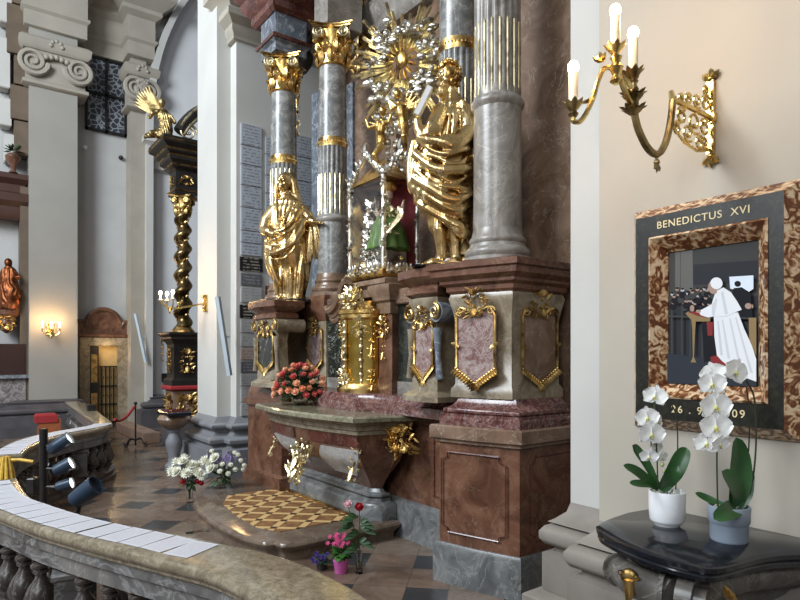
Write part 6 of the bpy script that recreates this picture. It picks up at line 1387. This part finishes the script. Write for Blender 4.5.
# small fittings
def dot(name, loc, r, m, lb, cat): o = MB().ball((0, 0, 0), r, 12, 8).build(name, m, None, loc); tag(o, lb, cat)
dot('wall_camera', (-14.50, 3.06, 6.02), (.06, .05, .05), M['black_paint'], 'small dark camera dome under the high leaded window', 'camera')
dot('wall_lamp_fitting', (-14.50, 2.34, 6.10), (.05, .05, .05), M['white'], 'small round white fitting left under the high leaded window', 'light fitting')
o = MB().box(0, .05, -.06, .06, -.10, .10, .005).build('intercom_box', M['black_paint'], None, (-14.25, 3.93, 1.08)); tag(o, 'small black box on the pale wall left of the side altar', 'intercom')
o = MB().box(-.08, .08, -.06, .06, 0, .10, .01).build('rail_lamp', M['black_paint'], None, (-10.9, 1.85, .69)); tag(o, 'small black lamp sitting on the far rail near the door', 'lamp')
rs = empty('draped_stool', W(12.2, 1.42, 0), 0, 'orange wooden stool draped with red cloth behind the far rail', 'stool')
MB().box(-.12, .12, -.19, .15, 0, .48, .01).build('stool_body', plain('orange_wood', (.30, .09, .03), .5), rs); MB().plan([(-.14, -.24), (.14, -.24), (.14, .10), (-.14, .10)], [(0, .42), (0, .54), (-.03, .57)]).build('red_cloth', M['red_cloth'], rs)
# ---------------------------------------------------------------- far left: second side altar, pulpit cornice and arches
fl_ = empty('far_side_altar', W(14.3, .55, 0), 0, 'dark wooden side altar with heavy cornice at the far left edge', 'altar')
MB().box(-.1, .2, -.9, .66, 1.2, 1.82).build('dark_panel', plain('dark_oxblood_wood', (.03, .012, .01), .4), fl_)
MB().plan([(-.1, -.9), (.25, -.9), (.25, .66), (-.1, .66)], [(0, 1.12), (.05, 1.14), (.05, 1.2), (0, 1.21)]).build('altar_shelf', M['blue_marble'], fl_)
MB().box(-.1, .2, -.9, .66, .66, 1.12).build('relief_front', marble('fossil_marble', (.05, .045, .045), (.14, .12, .12), (.3, .28, .26), (.45, .42, .4), 5, .6, .08, .4), fl_)
MB().plan([(-.1, -.9), (.3, -.9), (.3, .66), (-.1, .66)], [(.4, 0), (.4, .2), (.3, .21), (.3, .38), (.18, .39), (.18, .55), (.05, .56), (.05, .66)]).build('steps', M['dark_stone'], fl_)
MB().plan([(-.1, -.9), (.1, -.9), (.1, .64), (-.1, .64)], [(0, 4.3), (.05, 4.4), (.05, 4.55), (.15, 4.65), (.15, 4.8), (.02, 4.85), (.02, 5.0), (.12, 5.1), (.12, 5.2)]).build('heavy_cornice', plain('dark_brown_wood', (.06, .026, .018), .4), fl_)
MB().tube([(.05, .60, 2.3), (.05, .60, 4.3)], .035, 8).build('thin_column', M['brown_marble'], fl_)
bs = empty('brown_statue', W(14.1, .93, 2.5), 0, 'reddish gilt statue of a cloaked figure on a carved bracket, far left', 'statue'); bs.rotation_euler = (0, 0, 1.0)
mb = MB(); robe(mb, [(0, 0, 0, .17, .14), (.3, .02, 0, .19, .15), (.6, -.03, 0, .18, .13), (.78, 0, 0, .13, .1), (.86, 0, 0, .05, .05)], 30, 36); mb.ball((0, -.02, .92), (.07, .08, .09), 10, 8); mb.tube([(.1, 0, .72), (.2, -.08, .6), (.28, -.1, .66)], [.06, .05, .03], 8)
me = remesh(mb, .016, 2); displace(me, lambda p, n: .025*ridged(6*math.atan2(p.y, p.x)+p.z*6+3*noise.noise(p*5))-.012 if p.z < .82 else 0); finish(me, 'cloaked_body', gold_mat('copper_gilding', (.25, .085, .035), (.08, .025, .01), .42), bs)
br = empty('carved_bracket', W(14.25, .90, 2.45), 0, 'carved bracket with gilt face under the reddish statue', 'bracket'); MB().lathe([(.02, -.42), (.10, -.36), (.18, -.22), (.15, -.12), (.24, -.05), (.24, .04)], 16).build('console', M['red_marble'], br)
mb = MB(); mb.X = xf((.16, 0, -.2), PI/2); spiral_ornament(mb, .3, .34, 58, 0, 12); mb.build('gilt_face', M['gold_old'], br)
ur = empty('stone_urn', W(14.1, 1.0, 5.21), 0, 'red urn holding a green plant on the dark cornice, far left', 'urn'); MB().lathe([(.08, 0), (.04, .06), (.05, .12), (.13, .24), (.14, .32), (.10, .36)], 16).build('urn', M['red_marble'], ur)
mb = MB(); leafy(mb, (0, 0, .42), (.08, .08, .08), 30, .16, .05, random.Random(2), .1); mb.build('plant', M['dleaf'], ur)
# stepped stucco jambs beside the far pillar
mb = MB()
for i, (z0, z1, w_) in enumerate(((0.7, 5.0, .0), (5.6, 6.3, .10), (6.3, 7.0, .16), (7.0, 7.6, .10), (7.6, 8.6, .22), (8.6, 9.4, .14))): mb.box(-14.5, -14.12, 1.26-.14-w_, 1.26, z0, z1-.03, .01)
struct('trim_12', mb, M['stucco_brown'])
mb = MB()
for i, (z0, z1, w_) in enumerate(((5.45, 6.0, .12), (6.15, 6.7, .20), (6.9, 7.9, .24), (8.2, 9.2, .2))): mb.box(-14.5, -14.2, 1.10-w_-.12, 1.10-w_*.6, z0, z1, .02)
struct('trim_13', mb, M['plaster'])
